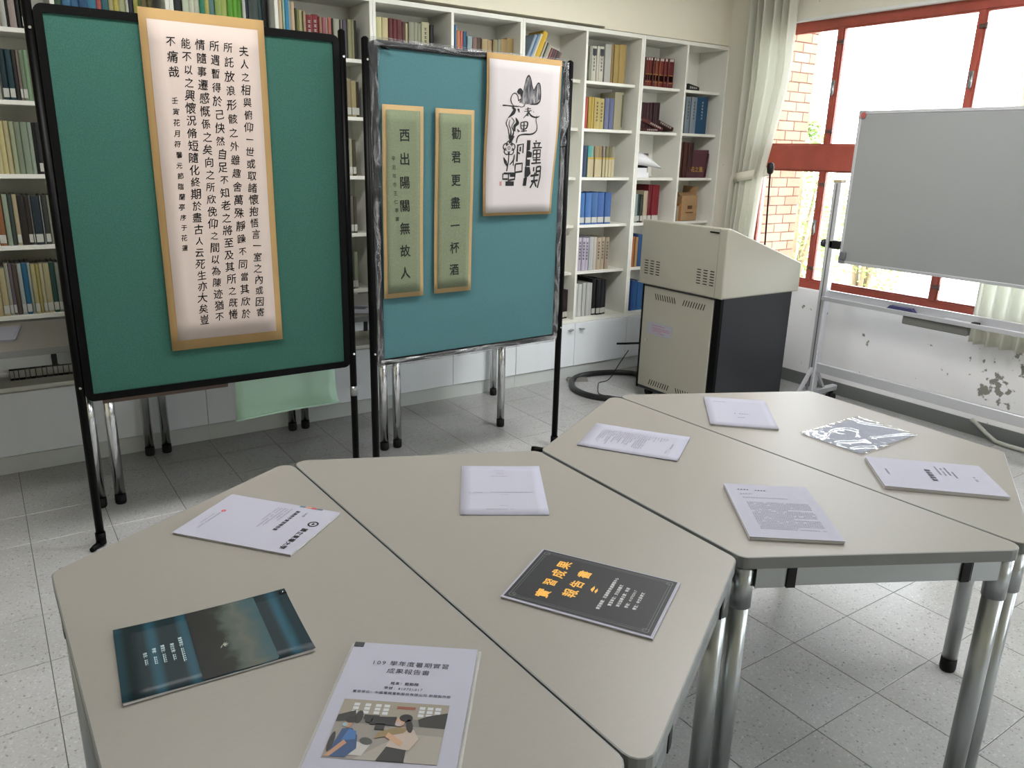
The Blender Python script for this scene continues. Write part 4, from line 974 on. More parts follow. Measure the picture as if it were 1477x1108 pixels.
# 表 and 里 written in the water
stroke(b, [(51, 55), (59, 53)], [1, 1.6]); stroke(b, [(50, 59), (60, 57)], [1, 1.6]); stroke(b, [(55, 51), (55.5, 66)], [1.6, 1.4]); stroke(b, [(55, 62), (49, 70)], [1.8, .8]); stroke(b, [(56, 60), (61, 66), (68, 67.5), (72, 65)], [1.4, 2.6, 2.4, .8])
stroke(b, [(58, 57), (54, 66)], [1.2, .8])
stroke(b, [(68, 65), (67, 72), (69, 82), (68, 90), (62, 95), (52, 96), (45, 98), (42, 103), (41, 112)], [1, 1, 1.2, 1.6, 2.6, 3, 2.2, 1.6, 1.2])
stroke(b, [(46, 77), (55, 76), (54, 86), (47, 87), (46, 77)], [1.4, 2, 2, 1.4, 1.4]); stroke(b, [(47, 82), (54, 81.5)], [1.2, 1.2]); stroke(b, [(50.5, 77), (50.5, 92)], [1.6, 1.6]); stroke(b, [(47, 91), (55, 90)], [1.6, 1.6])
stroke(b, [(41, 88), (44, 92)], [1, 2.6]); stroke(b, [(63, 58), (63.5, 60)], [.6, .6])
# flame-like leaves
for pts, ws in (([(27, 72), (25, 80), (28, 88), (30, 98), (31, 106)], [.8, 1.2, 1, 1.4, 3]), ([(32, 70), (36, 76), (33, 84), (36, 92), (34, 104)], [.8, 1, 1, 1.4, 3.4]),
                ([(38, 70), (41, 78), (37, 84), (38, 92)], [.8, 5, 4, 1]), ([(30, 74), (29, 82), (32, 90), (32, 104)], [.8, 1, 1.2, 3]), ([(35, 100), (33, 108), (31, 113)], [6, 5, 2])):
    stroke(b, pts, ws)
# round flower with five petals
import itertools
for k in range(5):
    a = math.radians(90+72*k); cx_, cy_ = 31+4.6*math.cos(a), 119-4.9*math.sin(a)
    P = [(cx_+3.9*math.cos(a+math.radians(d)), cy_-4.2*math.sin(a+math.radians(d))) for d in range(-125, 126, 25)]
    stroke(b, P, [1.3]*len(P), n=2)
P = [(31+1.7*math.cos(math.radians(d)), 119+1.8*math.sin(math.radians(d))) for d in range(0, 361, 45)]; stroke(b, P, [.7]*len(P), n=2)
stroke(b, [(31, 127), (31, 136), (29, 146)], [1.2, 1.4, 1.6]); stroke(b, [(24, 131), (27, 137), (30, 142)], [1, 4, 1]); stroke(b, [(39, 127), (38, 134), (33, 140)], [1.2, 2, 1]); stroke(b, [(38, 134), (38, 141)], [1.6, 1])
conform(b, px0+.012, px1-.014, pz0+.014, pz1-.026, -.0235, .010, 2.5, .0012).build('ink_flowers_and_water', M_ink, root)
b = MB(O)
# 路 column of blocks
for s_ in (([(24, 148), (24, 153), (31, 153)], [1.6]*3), ([(25, 148), (41, 148)], [1.8, 1.8]), ([(41, 148), (41, 153), (33, 154)], [1.8, 1.8, 1.6]), ([(32, 148), (32, 157)], [1.4]*2)):
    stroke(b, s_[0], s_[1], n=1)
poly(b, [(34, 147), (42, 147), (42, 151), (34, 151)]); poly(b, [(28, 155), (40, 155), (40, 159), (28, 159)][::1]); 
stroke(b, [(43, 114), (43, 136)], [1.8, 2.2], n=1); stroke(b, [(43, 115), (51, 113), (51, 125)], [1.8]*3, n=1); stroke(b, [(47, 117), (47, 123)], [2, 2], n=1); stroke(b, [(43, 124), (47, 126)], [1.8]*2, n=1)
stroke(b, [(41, 139), (51, 138), (51, 146), (41, 147), (41, 139)], [2]*5, n=1)
# 潼關 in block letters
poly(b, [(56, 108), (61, 108), (61, 121), (56, 122)]); poly(b, [(56, 122), (60, 122), (64, 124), (64, 130), (56, 131)]); poly(b, [(57, 133), (62, 133), (62, 141), (57, 141)]); poly(b, [(55, 142), (62, 142), (64, 148), (60, 151), (55, 151)]); poly(b, [(54, 152), (59, 151), (58, 159), (53, 159)])
stroke(b, [(57, 108), (56, 159)], [1.6, 1.6], n=1)
for s_ in ([(69, 107.5), (69, 110)], [(65, 112), (76, 111)], [(67, 112), (68, 117)], [(74, 111), (73, 116)], [(64, 118), (78, 117)],
           [(66, 121), (76, 120), (76, 130), (66, 131), (66, 121)], [(66, 126), (76, 125)], [(71, 121), (71, 137)], [(66, 133.5), (77, 133)], [(64, 138), (78, 137)],
           [(68, 142), (68, 146)], [(78, 141), (78, 151), (75, 161)], [(72, 142), (78, 141)], [(72, 146), (78, 145.5)], [(72, 142), (72, 149)], [(64, 150), (76, 149)], [(65, 155), (75, 154)], [(70, 147), (69, 155), (64, 161)], [(70, 155), (73, 160)]):
    stroke(b, s_, [1.9]*len(s_), n=1)
conform(b, px0+.012, px1-.014, pz0+.014, pz1-.026, -.0235, .010, 2.5, .0012).build('block_characters', M_ink, root)
b = MB(O); poly(b, [(19.5, 155), (22.5, 155), (22.5, 159), (19.5, 159)]); conform(b, px0+.012, px1-.014, pz0+.014, pz1-.026, -.0235, .010, 2.5, .0012).build('red_seal', mat('seal_red', 'a07470', .8), root)
# ------------------------------------------------------------------ multimedia lectern
LX, LXR, LY0, LY1 = 3.565, 4.285, 3.045, 3.755
M_lect = mat('lectern_grey', '989589', .45, spec=.4)
M_lectd = mat('lectern_black', '1c1f23', .32, spec=.5)
root = thing('lectern', ((LX+LXR)/2, (LY0+LY1)/2, 0), 'grey and black multimedia lectern with sloping top and vent slots', 'lectern'); O = root.location
b = MB(O); b.cbox((LX+.022, LY0+.022, .06), (LXR-.03, LY1-.022, .772), .006); b.build('cabinet_body', M_lectd, root)
b = MB(O); b.cbox((LX+.014, LY0+.072, .085), (LX+.024, LY1-.045, .757), .003); door = b.build('front_door', M_lect, root)
for ya_, yb_ in ((LY0+.0205, LY0+.068), (LY1-.042, LY1-.0205)):
    b = MB(O); b.cbox((LX+.0205, ya_, .0605), (LX+.05, yb_, .7715), .003); b.build('corner_post', M_black, root)
def slots(face_x, cy, cz, n, dy, ln, slope, nm, par, w_=.0032):
    b = MB(O)
    for i in range(n):
        y = cy + (i-(n-1)/2)*dy; h_ = ln/2; sy = slope*h_
        p = [(face_x-.0006, y-w_-sy, cz-h_), (face_x-.0006, y+w_-sy, cz-h_), (face_x-.0006, y+w_+sy, cz+h_), (face_x-.0006, y-w_+sy, cz+h_)]
        q = [(x+.003, yy_, z) for x, yy_, z in p]
        b.hexa([p[0], q[0], q[1], p[1], p[3], q[3], q[2], p[2]])
    return b.build(nm, M_black, par)
for cy, cz, sl in ((3.515, .70, .35), (3.27, .70, -.35), (3.515, .125, -.35), (3.27, .125, .35)):
    slots(LX+.014, cy, cz, 9, .021, .038, sl, 'vent_slots', door)
b = MB(O); b.tube([(LX+.006, 3.655, .405), (LX+.016, 3.655, .405)], .008, 10); b.build('door_lock', M_satin, door)
b = MB(O); b.box((LX+.0128, 3.436, .45), (LX+.0142, 3.655, .53)); nt_ = b.build('notice', M_paper, root, label='white paper notice with small red lines')
b = MB(O); rs = random.Random(5)
for i, (z, a, c) in enumerate([(.512, 3.61, 3.50), (.496, 3.61, 3.46), (.486, 3.60, 3.45), (.476, 3.61, 3.53), (.464, 3.56, 3.50)]):
    y = a
    while y > c:
        w_ = rs.uniform(.004, .008); b.box((LX+.0124, y-w_, z-.002), (LX+.013, y, z+.002)); y -= w_+.003
b.build('notice_text', mat('red_print', 'a05060', .7), nt_)
# upper console: trapezoid side profile, low edge on the user's side (+X)
prof = [(LX, .770), (LXR, .770), (LXR, .950), (LX+.03, 1.182), (LX, 1.182)]
b = MB(O); n = len(prof); c = .006
vs = [(x, LY0, z) for x, z in prof] + [(x, LY1, z) for x, z in prof]
b.add(vs, [tuple(range(n)), tuple(range(n, 2*n))[::-1]] + [((i+1) % n, i, n+i, n+(i+1) % n) for i in range(n)])
con = b.build('console_housing', M_lect, root)
md = con.modifiers.new('bevel', 'BEVEL'); md.width = .010; md.segments = 3
b = MB(O); b.box((LX-.0012, LY0+.058, .775), (LX+.001, LY0+.060, 1.178)); b.build('panel_seam', mat('seam_shadow', '6a6c64', .6), con)
b = MB(O); b.cbox((LX-.004, LY0+.065, 1.150), (LX+.001, LY0+.135, 1.158), .001); b.build('lid_latch', M_black, con)
for cy in (3.64, 3.187):
    b = MB(O)
    for col_ in (-1, 0, 1):
        for r_ in range(6):
            y = cy - col_*.052; z = .926-.0165*r_; b.hexa([(LX-.0008, y-.016, z-.0032), (LX+.003, y-.016, z-.0032), (LX+.003, y+.016, z-.0032), (LX-.0008, y+.016, z-.0032),
                (LX-.0008, y-.016, z+.0022), (LX+.003, y-.016, z+.0022), (LX+.003, y+.016, z+.0022), (LX-.0008, y+.016, z+.0022)])
    b.build('vent_slots', M_black, con)
for x in (LX+.09, LXR-.09):
    for y in (LY0+.08, LY1-.08):
        b = MB(O)
        if x < 3.9 and y > 3.4: pass
        b.tube([(x-.012, y, .03), (x+.012, y, .03)], .03, 14); b.box((x-.02, y-.012, .03), (x+.02, y+.012, .066)); b.build('caster', M_rubber, root)
b = MB(O)
gx, gy = 4.215, 3.30
b.tube([(gx+.012, gy, .985), (gx+.010, gy, 1.06), (gx-.002, gy, 1.25), (gx-.012, gy, 1.40), (gx-.018, gy, 1.485)], .0055, 8); gn = b.build('gooseneck', M_black, root)
b = MB(O); b.tube([(gx-.018, gy, 1.48), (gx-.019, gy, 1.49), (gx-.020, gy, 1.52), (gx-.020, gy, 1.545), (gx-.020, gy, 1.553)], [.008, .019, .023, .019, .006], 12); b.build('microphone', M_rubber, gn)
b = MB(O); b.tube([(gx+.014, gy, .965), (gx+.012, gy, .99)], .02, 12); b.build('microphone_base', M_black, gn)
b = MB(O); b.tube([(LX+.02, 3.72, .365), (LX-.03, 3.80, .350), (LX-.06, 3.86, .34)], .007, 8); b.build('side_arm', M_black, root)

# black hose loop, thin cable and floor socket
b = MB((3.5, 4.0, 0)); P = [(3.70, 3.80, .10), (3.80, 3.92, .03), (3.90, 4.06, .02), (3.82, 4.16, .02), (3.70, 4.215, .02), (3.56, 4.235, .02), (3.43, 4.20, .02), (3.33, 4.11, .02), (3.26, 3.99, .02), (3.245, 3.87, .02), (3.275, 3.76, .02), (3.35, 3.66, .02), (3.45, 3.55, .02), (3.60, 3.45, .02)]
def smooth(P, n=5):
    P = [Vector(p) for p in P]; R_ = []
    for i in range(len(P)-1):
        p0, p1, p2, p3 = P[max(0, i-1)], P[i], P[i+1], P[min(len(P)-1, i+2)]
        for j in range(n):
            t = j/n; R_.append(.5*((2*p1)+(p2-p0)*t+(2*p0-5*p1+4*p2-p3)*t*t+(3*p1-p0-3*p2+p3)*t**3))
    return R_+[P[-1]]
b.tube(smooth(P), .0195, 12); tag(b.build('cable_hose', mat('black_hose', '1e1e22', .35, spec=.5)), 'thick black cable hose looping on the floor left of the lectern', 'hose')
b = MB((3.45, 3.9, 0)); P = [(3.56, 3.80, .30), (3.52, 3.84, .20), (3.49, 3.90, .08), (3.46, 3.96, .045), (3.42, 3.93, .043), (3.37, 3.86, .004), (3.40, 3.78, .004), (3.46, 3.70, .004), (3.6, 3.6, .004)]
b.tube(smooth(P), .003, 6); tag(b.build('thin_cable', M_rubber), 'thin black cable dropping from the lectern across the hose loop', 'cable')
b = MB((3.42, 4.24, 0)); b.hexa([(3.36, 4.20, 0), (3.50, 4.13, 0), (3.53, 4.18, 0), (3.39, 4.255, 0), (3.37, 4.21, .022), (3.495, 4.145, .022), (3.52, 4.178, .022), (3.395, 4.245, .022)])
tag(b.build('cable_cover', mat('grey_rubber', '6c6a64', .7)), 'small grey cable cover on the floor beside the hose loop', 'cable cover')

# ------------------------------------------------------------------ rolling whiteboard
WX = 4.43
root = thing('rolling_whiteboard', (WX, 1.98, 0), 'large rolling whiteboard on an aluminium stand in front of the window', 'whiteboard'); O = root.location
WY0, WY1, WZ0, WZ1 = 1.07, 2.885, .962, 1.858
M_wb = mat('whiteboard_enamel', '868889', .2, spec=.5)
b = MB(O); b.box((WX-.009, WY0+.012, WZ0+.012), (WX+.009, WY1-.012, WZ1-.012)); b.build('board_panel', M_wb, root)
b = MB(O)
for a, c in (((WX-.012, WY0, WZ0), (WX+.012, WY1, WZ0+.018)), ((WX-.012, WY0, WZ1-.018), (WX+.012, WY1, WZ1)), ((WX-.012, WY0, WZ0), (WX+.012, WY0+.018, WZ1)), ((WX-.012, WY1-.018, WZ0), (WX+.012, WY1, WZ1))): b.cbox(a, c, .002)
b.build('board_frame', M_alu, root)
for (y, z) in ((WY1, WZ1), (WY1, WZ0), (WY0, WZ1), (WY0, WZ0)):
    s1 = -1 if y == WY1 else 1; s2 = -1 if z == WZ1 else 1
    b = MB(O); a = (WX-.0145, min(y-.002*s1, y+s1*.045), min(z-.002*s2, z+s2*.045)); c = (WX+.0145, max(y-.002*s1, y+s1*.045), max(z-.002*s2, z+s2*.045))
    b.cbox(a, c, .004); b.build('corner_cap', mat('grey_plastic', '8c8c90', .5), root)
def prof_post(y):
    b = MB(O); b.cbox((WX-.024, y-.026, .10), (WX+.028, y+.026, 1.448), .005); p = b.build('post', M_alu, root)
    b = MB(O); b.box((WX-.0252, y-.004, .14), (WX-.0238, y+.004, 1.44)); b.build('post_groove', mat('groove_grey', '6c6c70', .5, .5), p)
    b = MB(O); b.cbox((WX-.026, y-.028, 1.446), (WX+.030, y+.028, 1.462), .004); b.build('post_cap', mat('tan_cap', 'a89878', .6), p)
    b = MB(O); b.cbox((WX-.27, y-.02, .075), (WX+.27, y+.02, .112), .005); ft = b.build('foot_bar', M_alu, root)
    for s in (-1, 1):
        b = MB(O); b.hexa([(WX+s*.012-.009, y-.010, .27), (WX+s*.012+.009, y-.010, .27), (WX+s*.012+.009, y+.010, .27), (WX+s*.012-.009, y+.010, .27)][::1] and
              [(WX+s*.13-.011, y-.010, .112), (WX+s*.13+.011, y-.010, .112), (WX+s*.13+.011, y+.010, .112), (WX+s*.13-.011, y+.010, .112),
               (WX+s*.014-.011, y-.010, .27), (WX+s*.014+.011, y-.010, .27), (WX+s*.014+.011, y+.010, .27), (WX+s*.014-.011, y+.010, .27)])
        b.build('brace', M_alu, ft)
        b = MB(O); x = WX+s*.235; b.tube([(x, y-.022, .029), (x, y-.008, .029)], .028, 14); b.tube([(x, y+.008, .029), (x, y+.022, .029)], .028, 14); b.box((x-.013, y-.007, .03), (x+.013, y+.007, .076)); b.build('caster', M_rubber, ft)
    return p
p1 = prof_post(2.958); p2 = prof_post(.998)
for y, s, p in ((2.958, 1, p1), (.998, -1, p2)):
    b = MB(O); b.tube([(WX, y+s*.022, 1.072), (WX, y+s*.036, 1.072)], .007, 8); b.tube([(WX, y+s*.036, 1.072), (WX, y+s*.042, 1.072), (WX, y+s*.062, 1.072)], [.016, .027, .022], 12); b.build('clamp_knob', mat('navy_knob', '23222e', .4), p)
    b = MB(O); b.cbox((WX-.024, min(y, y-s*.075)-.024*(s > 0)+.024*(s > 0), 1.045), (WX+.014, max(y, y-s*.072), 1.095), .003); b.build('swivel_clamp', M_rubber, p)
    b = MB(O); b.cbox((WX-.034, y-s*.105-.02, .985), (WX-.012, y-s*.105+.02, 1.035), .006); b.build('lock_knob', mat('grey_plastic_dark', '5c5c62', .5), p)
b = MB(O); b.cbox((WX-.012, 1.02, .245), (WX+.018, 2.936, .305), .003); b.build('lower_beam', M_alu, root)
b = MB(O)
b.cbox((WX-.055, 1.02, .722), (WX+.012, 2.936, .734), .002); b.cbox((WX+.002, 1.02, .734), (WX+.014, 2.936, .782), .002); b.cbox((WX-.057, 1.02, .722), (WX-.05, 2.936, .748), .002)
b.build('pen_tray', M_alu, root)
b = MB(O); b.cbox((WX-.045, 2.03, .672), (WX-.005, 2.40, .7215), .004); b.build('under_tray_box', mat('box_grey', '60605c', .6), root)
b = MB((WX-.02, 2.42, .735)); b.hexa([(WX-.046, 2.335, .735), (WX-.004, 2.335, .735), (WX-.004, 2.515, .735), (WX-.046, 2.515, .735), (WX-.040, 2.36, .765), (WX-.01, 2.36, .765), (WX-.01, 2.49, .765), (WX-.040, 2.49, .765)][::1])
tag(b.build('board_eraser', mat('indigo_felt', '2a2850', .8)), 'dark indigo board eraser on the whiteboard tray', 'eraser')
t = thing('pen_case', (WX-.025, 2.10, .735), 'flat grey marker case with black end on the whiteboard tray', 'pen case')
b = MB(t.location); b.cbox((WX-.046, 2.02, .735), (WX-.006, 2.17, .748), .003); b.build('case_body', M_alu, t)
b = MB(t.location); b.cbox((WX-.047, 1.985, .735), (WX-.007, 2.02, .752), .003); b.build('end_cap', M_rubber, t)
b = MB((WX-.0135, 2.862, 1.833)); b.tube([(WX-.0125, 2.853, 1.833), (WX-.019, 2.853, 1.833)], .0165, 16)
tag(b.build('round_magnet', mat('red_magnet', '9c4a48', .5)), 'round red magnet in the top corner of the whiteboard', 'magnet')

# ------------------------------------------------------------------ reports on the tables
def report(cx, cy, deg, t, label, w_=.21, h=.297, coverm=None, pages=True, name='report', bend=0.0):
    root = thing(name, (cx, cy, HT+.0003), label, 'report', rz=math.radians(deg))
    if pages:
        b = MB(); nl = max(1, min(5, int(t/.0012)))
        rs = random.Random(int(cx*1000))
        for i in range(nl):
            dx, dy = rs.uniform(-.0008, .0008), rs.uniform(-.0008, .0008)
            b.box((-w_/2+.001+dx, -h/2+.001+dy, t*i/nl), (w_/2-.001+dx, h/2-.001+dy, t*(i+1)/nl-.00015))
        b.build('page_block', M_pages if t > .003 else M_paper, root)
    b = MB(); z = t
    n = 8; vs = [(-w_/2+w_*i/n, -h/2+h*j/n, z+.0002+bend*abs(2*i/n-1)**3*abs(2*j/n-1)**2) for j in range(n+1) for i in range(n+1)]
    b.add(vs, [(j*(n+1)+i, j*(n+1)+i+1, (j+1)*(n+1)+i+1, (j+1)*(n+1)+i) for j in range(n) for i in range(n)], 0, bend > 0)
    cv = b.build('cover', coverm or M_paper, root)
    cv.modifiers.new('t', 'SOLIDIFY').thickness = -.0003 if False else .0003
    return root, t+.0007
UX, UY = Vector((1, 0, 0)), Vector((0, 1, 0))
def line(b, txt, x, y, z, s, align='L', bold=0.0, adv=None, brush=0.0): put_line(b, txt, (x, y, z), UX, UY, s, align=align, bold=bold, adv=adv, brush=brush)
def dashes(b, x0, x1, y, z, h, rs, gapf=.35):
    x = x0
    while x < x1:
        w_ = h*rs.uniform(.7, 1.0)
        if rs.random() > .08: b.box((x, y-h*.42, z-.0001), (min(x+w_, x1), y-h*.12, z)); b.box((x+w_*.2, y+h*.05, z-.0001), (min(x+w_*.8, x1), y+h*.4, z))
        x += w_+h*gapf
# 1 white report, front left (turned)
r, z = report(.432, 1.622, -141.0, .0045, "white report with black logo, calligraphic title and coloured strip", h=.294)
b = MB(); line(b, '國立東華大學', -.008, .115, z, .0165, bold=.02, brush=.05)
b.tube([(0, 0, 0), (0, 0, 1e-5)], 1e-6, 3) if False else None
b.build('university_name', M_ink, r)
b = MB()
def ring(b, cx, cy, z, r0, r1, n=28):
    vs = []
    for i in range(n):
        a = 2*math.pi*i/n; vs += [(cx+r0*math.cos(a), cy+r0*math.sin(a), z), (cx+r1*math.cos(a), cy+r1*math.sin(a), z)]
    b.add(vs, [(2*i, 2*i+1, (2*i+3) % (2*n), (2*i+2) % (2*n)) for i in range(n)])
ring(b, -.031, .119, z, .0085, .0125); ring(b, -.031, .119, z, .0, .0035, 12); b.box((-.037, .1165, z-.0001), (-.0265, .1178, z)); b.build('round_logo', M_ink, r)
b = MB(); line(b, '109年', -.079, .077, z, .009); b.build('year_line', M_midink, r)
b = MB(); line(b, '暑期校外實習報告書', -.079, .054, z, .0115, bold=.03); b.build('report_title', M_midink, r)
b = MB(); rs = random.Random(2)
for i, (a, c) in enumerate([(-.082, -.02), (-.079, -.03), (-.082, .01), (-.08, .02), (-.08, -.01)]): dashes(b, a, c, .034-.0085*i, z, .005, rs)
dashes(b, -.012, .066, -.110, z, .0045, rs); dashes(b, -.004, .045, -.1195, z, .004, rs); b.build('small_print', M_greyink, r, kind='stuff')
for y0_, y1_, c_ in ((.043, .057, '4c6c7c'), (.058, .072, 'b47c6c'), (.073, .087, 'a43c3c'), (.088, .102, '4c646c')):
    b = MB(); b.box((-.1045, y0_, z-.0001), (-.0985, y1_, z+.0002)); b.build('colour_strip', mat('strip_'+c_, c_, .6), r)
b = MB(); ring(b, -.022, -.109, z, .0022, .0055, 16); b.build('red_emblem', mat('emblem_red', 'b83848', .6), r)
# 2 dark teal report
M_lotus = mat('teal_cover', '1c4450', .45, spec=.25); g = NT(M_lotus)
tc = g.n('ShaderNodeTexCoord'); sx = g.n('ShaderNodeSeparateXYZ'); g.l(tc.outputs['Object'], sx.inputs[0])
mt_ = g.n('ShaderNodeMath', operation='MULTIPLY'); g.l(sx.outputs[1], mt_.inputs[0]); mt_.inputs[1].default_value = 120
sn = g.n('ShaderNodeMath', operation='SINE'); g.l(mt_.outputs[0], sn.inputs[0])
g.l(g.ramp(sn.outputs[0], [(0, hexc('081c22')), (.5, hexc('0f2f38')), (1, hexc('1b404e'))]), g.b.inputs['Base Color'])
r, z = report(.235, 1.226, -94.4, .0035, 'dark teal report with a dim pond photograph, lying on the front left table', coverm=M_lotus, bend=.003, h=.294)
z += .0005
M_pond = mat('pond_photo', '20201c', .45, spec=.25); g = NT(M_pond)
tc = g.n('ShaderNodeTexCoord'); sx = g.n('ShaderNodeSeparateXYZ'); g.l(tc.outputs['Object'], sx.inputs[0])
nz = g.n('ShaderNodeTexNoise'); nz.inputs['Scale'].default_value = 28; nz.inputs['Detail'].default_value = 6; g.l(tc.outputs['Object'], nz.inputs[0])
m1 = g.n('ShaderNodeMath', operation='MULTIPLY_ADD'); g.l(nz.outputs[0], m1.inputs[0]); m1.inputs[1].default_value = .06; g.l(sx.outputs[1], m1.inputs[2])
mr = g.n('ShaderNodeMapRange'); g.l(m1.outputs[0], mr.inputs[0]); mr.inputs[1].default_value = .02; mr.inputs[2].default_value = .12
g.l(g.ramp(mr.outputs[0], [(0, hexc('0c0e0c')), (.25, hexc('141813')), (.42, hexc('3c4640')), (.6, hexc('4a4e46')), (.8, hexc('344648')), (1, hexc('24444c'))]), g.b.inputs['Base Color'])
b = MB(); b.box((-.103, -.031, z-.0002), (.103, .088, z)); b.build('pond_photograph', M_pond, r)
b = MB()
for a in range(7):
    an = math.radians(-60+30*a); c_, s_ = math.cos(an), math.sin(an)
    b.add([(.022, .012, z+.0002), (.022+.004*s_-.001, .012+.005*c_, z+.0002), (.022+.010*s_, .012+.010*c_, z+.0002), (.022+.004*s_+.002, .012+.004*c_, z+.0002)], [(0, 3, 2, 1)])
b.build('lotus_flower', mat('lotus_pale', '8c9084', .5), r)
b = MB(); rs = random.Random(8)
for y, x0_, x1_, t_ in ((-.049, -.034, .040, '實習單位'), (-.063, -.022, .029, '單位主管'), (-.0775, -.024, .028, '實習生'), (-.091, -.021, .026, '學號'), (-.105, -.014, .023, '姓名')):
    line(b, t_+'：', x0_, y, z+.0002, .0068, bold=.03)
    dashes(b, x0_+.0068*(len(t_)+1), x1_, y, z+.0003, .0055, rs, .2)
b.build('cover_text', mat('pale_print', '9cb0b4', .6), r)
b = MB(); b.cbox((-.105, .1335, z-.0045), (-.088, .1475, z+.0012), .0006); cl = b.build('binder_corner', M_black, r)
b = MB(); b.tube([(-.101, .140, z+.0015), (-.096, .1425, z+.0022), (-.092, .139, z+.0015)], .0006, 6); b.build('clip_wire', M_chrome, cl)
# 3 report with a printed photograph
r, z = report(.4285, .9085, -37.9, .006, "white report with a printed colour photograph of two people, at the near table edge")
b = MB(); line(b, '109 學年度暑期實習', 0, .0975, z, .0142, 'C', brush=.04); line(b, '成果報告書', 0, .0785, z, .0142, 'C', brush=.04); b.build('report_title', M_midink, r)
b = MB(); line(b, '姓名：戴勁翔', 0, .0485, z, .0075, 'C', bold=.02); line(b, '學號：410701017', 0, .0365, z, .0075, 'C', bold=.005); line(b, '實習單位：中國電視電影股份有限公司 新聞製作部', 0, .0245, z, .0069, 'C', bold=.01); b.build('small_print', M_midink, r)
b = MB(); b.box((-.084, -.1155, z-.0002), (.078, .0055, z)); ph = b.build('printed_photograph', None or mat('photo_floor', '8e8880', .45, spec=.3, k=.6), r)
zc = [z]
def shp(col, polys, name='photo_area'):
    zc[0] += .00006; b = MB()
    for P in polys: b.add([(x, y, zc[0]) for x, y in P], [tuple(range(len(P)))])
    b.build(name, mat('ph_'+col, col, .45, spec=.3, k=.6), ph, kind='stuff' if len(polys) > 1 else None)
def rct(x0, y0, x1, y1): return [(x0, y0), (x1, y0), (x1, y1), (x0, y1)]
def ell(cx, cy, a, c, n=14, rot=0):
    R_ = math.radians(rot); return [(cx+a*math.cos(t)*math.cos(R_)-c*math.sin(t)*math.sin(R_), cy+a*math.cos(t)*math.sin(R_)+c*math.sin(t)*math.cos(R_)) for t in (2*math.pi*i/n for i in range(n))]
shp('968f80', [rct(-.084, -.032, .078, .0055)], 'studio_wall')
shp('76746c', [rct(-.084, -.045, .078, -.030)]); shp('a09a90', [[(-.04, -.115), (.078, -.115), (.078, -.062), (.02, -.06)]])
shp('c8ccd0', [rct(x, y, x+.0085, y+.006) for x in (-.066, -.049, -.033, -.020, .034, .046, .058) for y in (-.008, -.016, -.024)], 'studio_windows')
shp('8c4c38', [rct(.0, -.010, .028, -.004)], 'red_banner')
shp('24241f', [[(-.084, -.044), (-.084, -.03), (-.06, -.018), (-.055, -.04)], ell(-.052, -.032, .006, .014), rct(-.045, -.036, -.022, -.026), [(.036, -.030), (.048, -.022), (.078, -.012), (.078, -.045), (.04, -.044)]], 'equipment')
shp('b8b6b0', [[(-.055, -.108), (-.030, -.108), (-.022, -.085), (-.045, -.082)]], 'chair_seat'); shp('3c403c', [ell(-.030, -.080, .010, .007, rot=-20)], 'chair_back')
shp('1c4474', [[(-.078, -.113), (-.052, -.113), (-.040, -.095), (-.045, -.070), (-.056, -.056), (-.070, -.058), (-.074, -.085)]], 'seated_person_shirt')
shp('3468a4', [[(-.066, -.082), (-.046, -.078), (-.048, -.062), (-.060, -.058)]], 'seated_person_sleeve')
shp('b08468', [[(-.082, -.113), (-.074, -.113), (-.056, -.086), (-.062, -.080)], ell(-.064, -.047, .006, .009)], 'skin')
shp('141414', [ell(-.062, -.039, .009, .007), ell(-.079, -.085, .004, .02)], 'dark_hair')
shp('8cb0b4', [ell(-.068, -.050, .004, .004)], 'face_mask')
shp('121214', [[(-.008, -.115), (.031, -.115), (.030, -.092), (.002, -.086)]], 'trousers')
shp('b8a89c', [[(.000, -.088), (.034, -.093), (.044, -.070), (.034, -.052), (.020, -.050), (.006, -.062)]], 'standing_person_top')
shp('8c7850', [[(-.020, -.074), (.020, -.060), (.026, -.050), (.012, -.048), (-.016, -.060)]], 'waistcoat')
shp('c09878', [[(-.004, -.070), (.020, -.086), (.024, -.078), (-.002, -.060)], ell(.011, -.037, .007, .010)], 'skin')
shp('b4a4a4', [ell(.009, -.042, .005, .005)], 'face_mask'); shp('16120f', [ell(.018, -.029, .010, .008), ell(.026, -.045, .005, .014, rot=15)], 'dark_hair')
shp('18191b', [[(-.034, -.046), (.004, -.046), (.004, -.028), (-.030, -.030)], rct(-.024, -.056, -.010, -.044), ell(-.036, -.036, .006, .007)], 'video_camera')
b = MB(); b.box((-.1045, .1365, z-.0005), (-.0885, .1475, z+.0009)); b.build('corner_clip', mat('clip_dark', '26282c', .35), r)
M_sleeve = bpy.data.materials.new('clear_sleeve'); M_sleeve.use_nodes = True; g = NT(M_sleeve)
g.b.inputs['Base Color'].default_value = (.85, .86, .88, 1); g.b.inputs['Roughness'].default_value = .15
trn = g.n('ShaderNodeBsdfTransparent'); ms = g.n('ShaderNodeMixShader'); ms.inputs[0].default_value = .12; g.l(trn.outputs[0], ms.inputs[1]); g.l(g.b.outputs[0], ms.inputs[2]); g.l(ms.outputs[0], g.t.nodes['Material Output'].inputs[0])
b = MB(); b.box((-.1115, -.150, .0002), (.111, .1515, .0008)); b.build('clear_backing', M_sleeve, r)
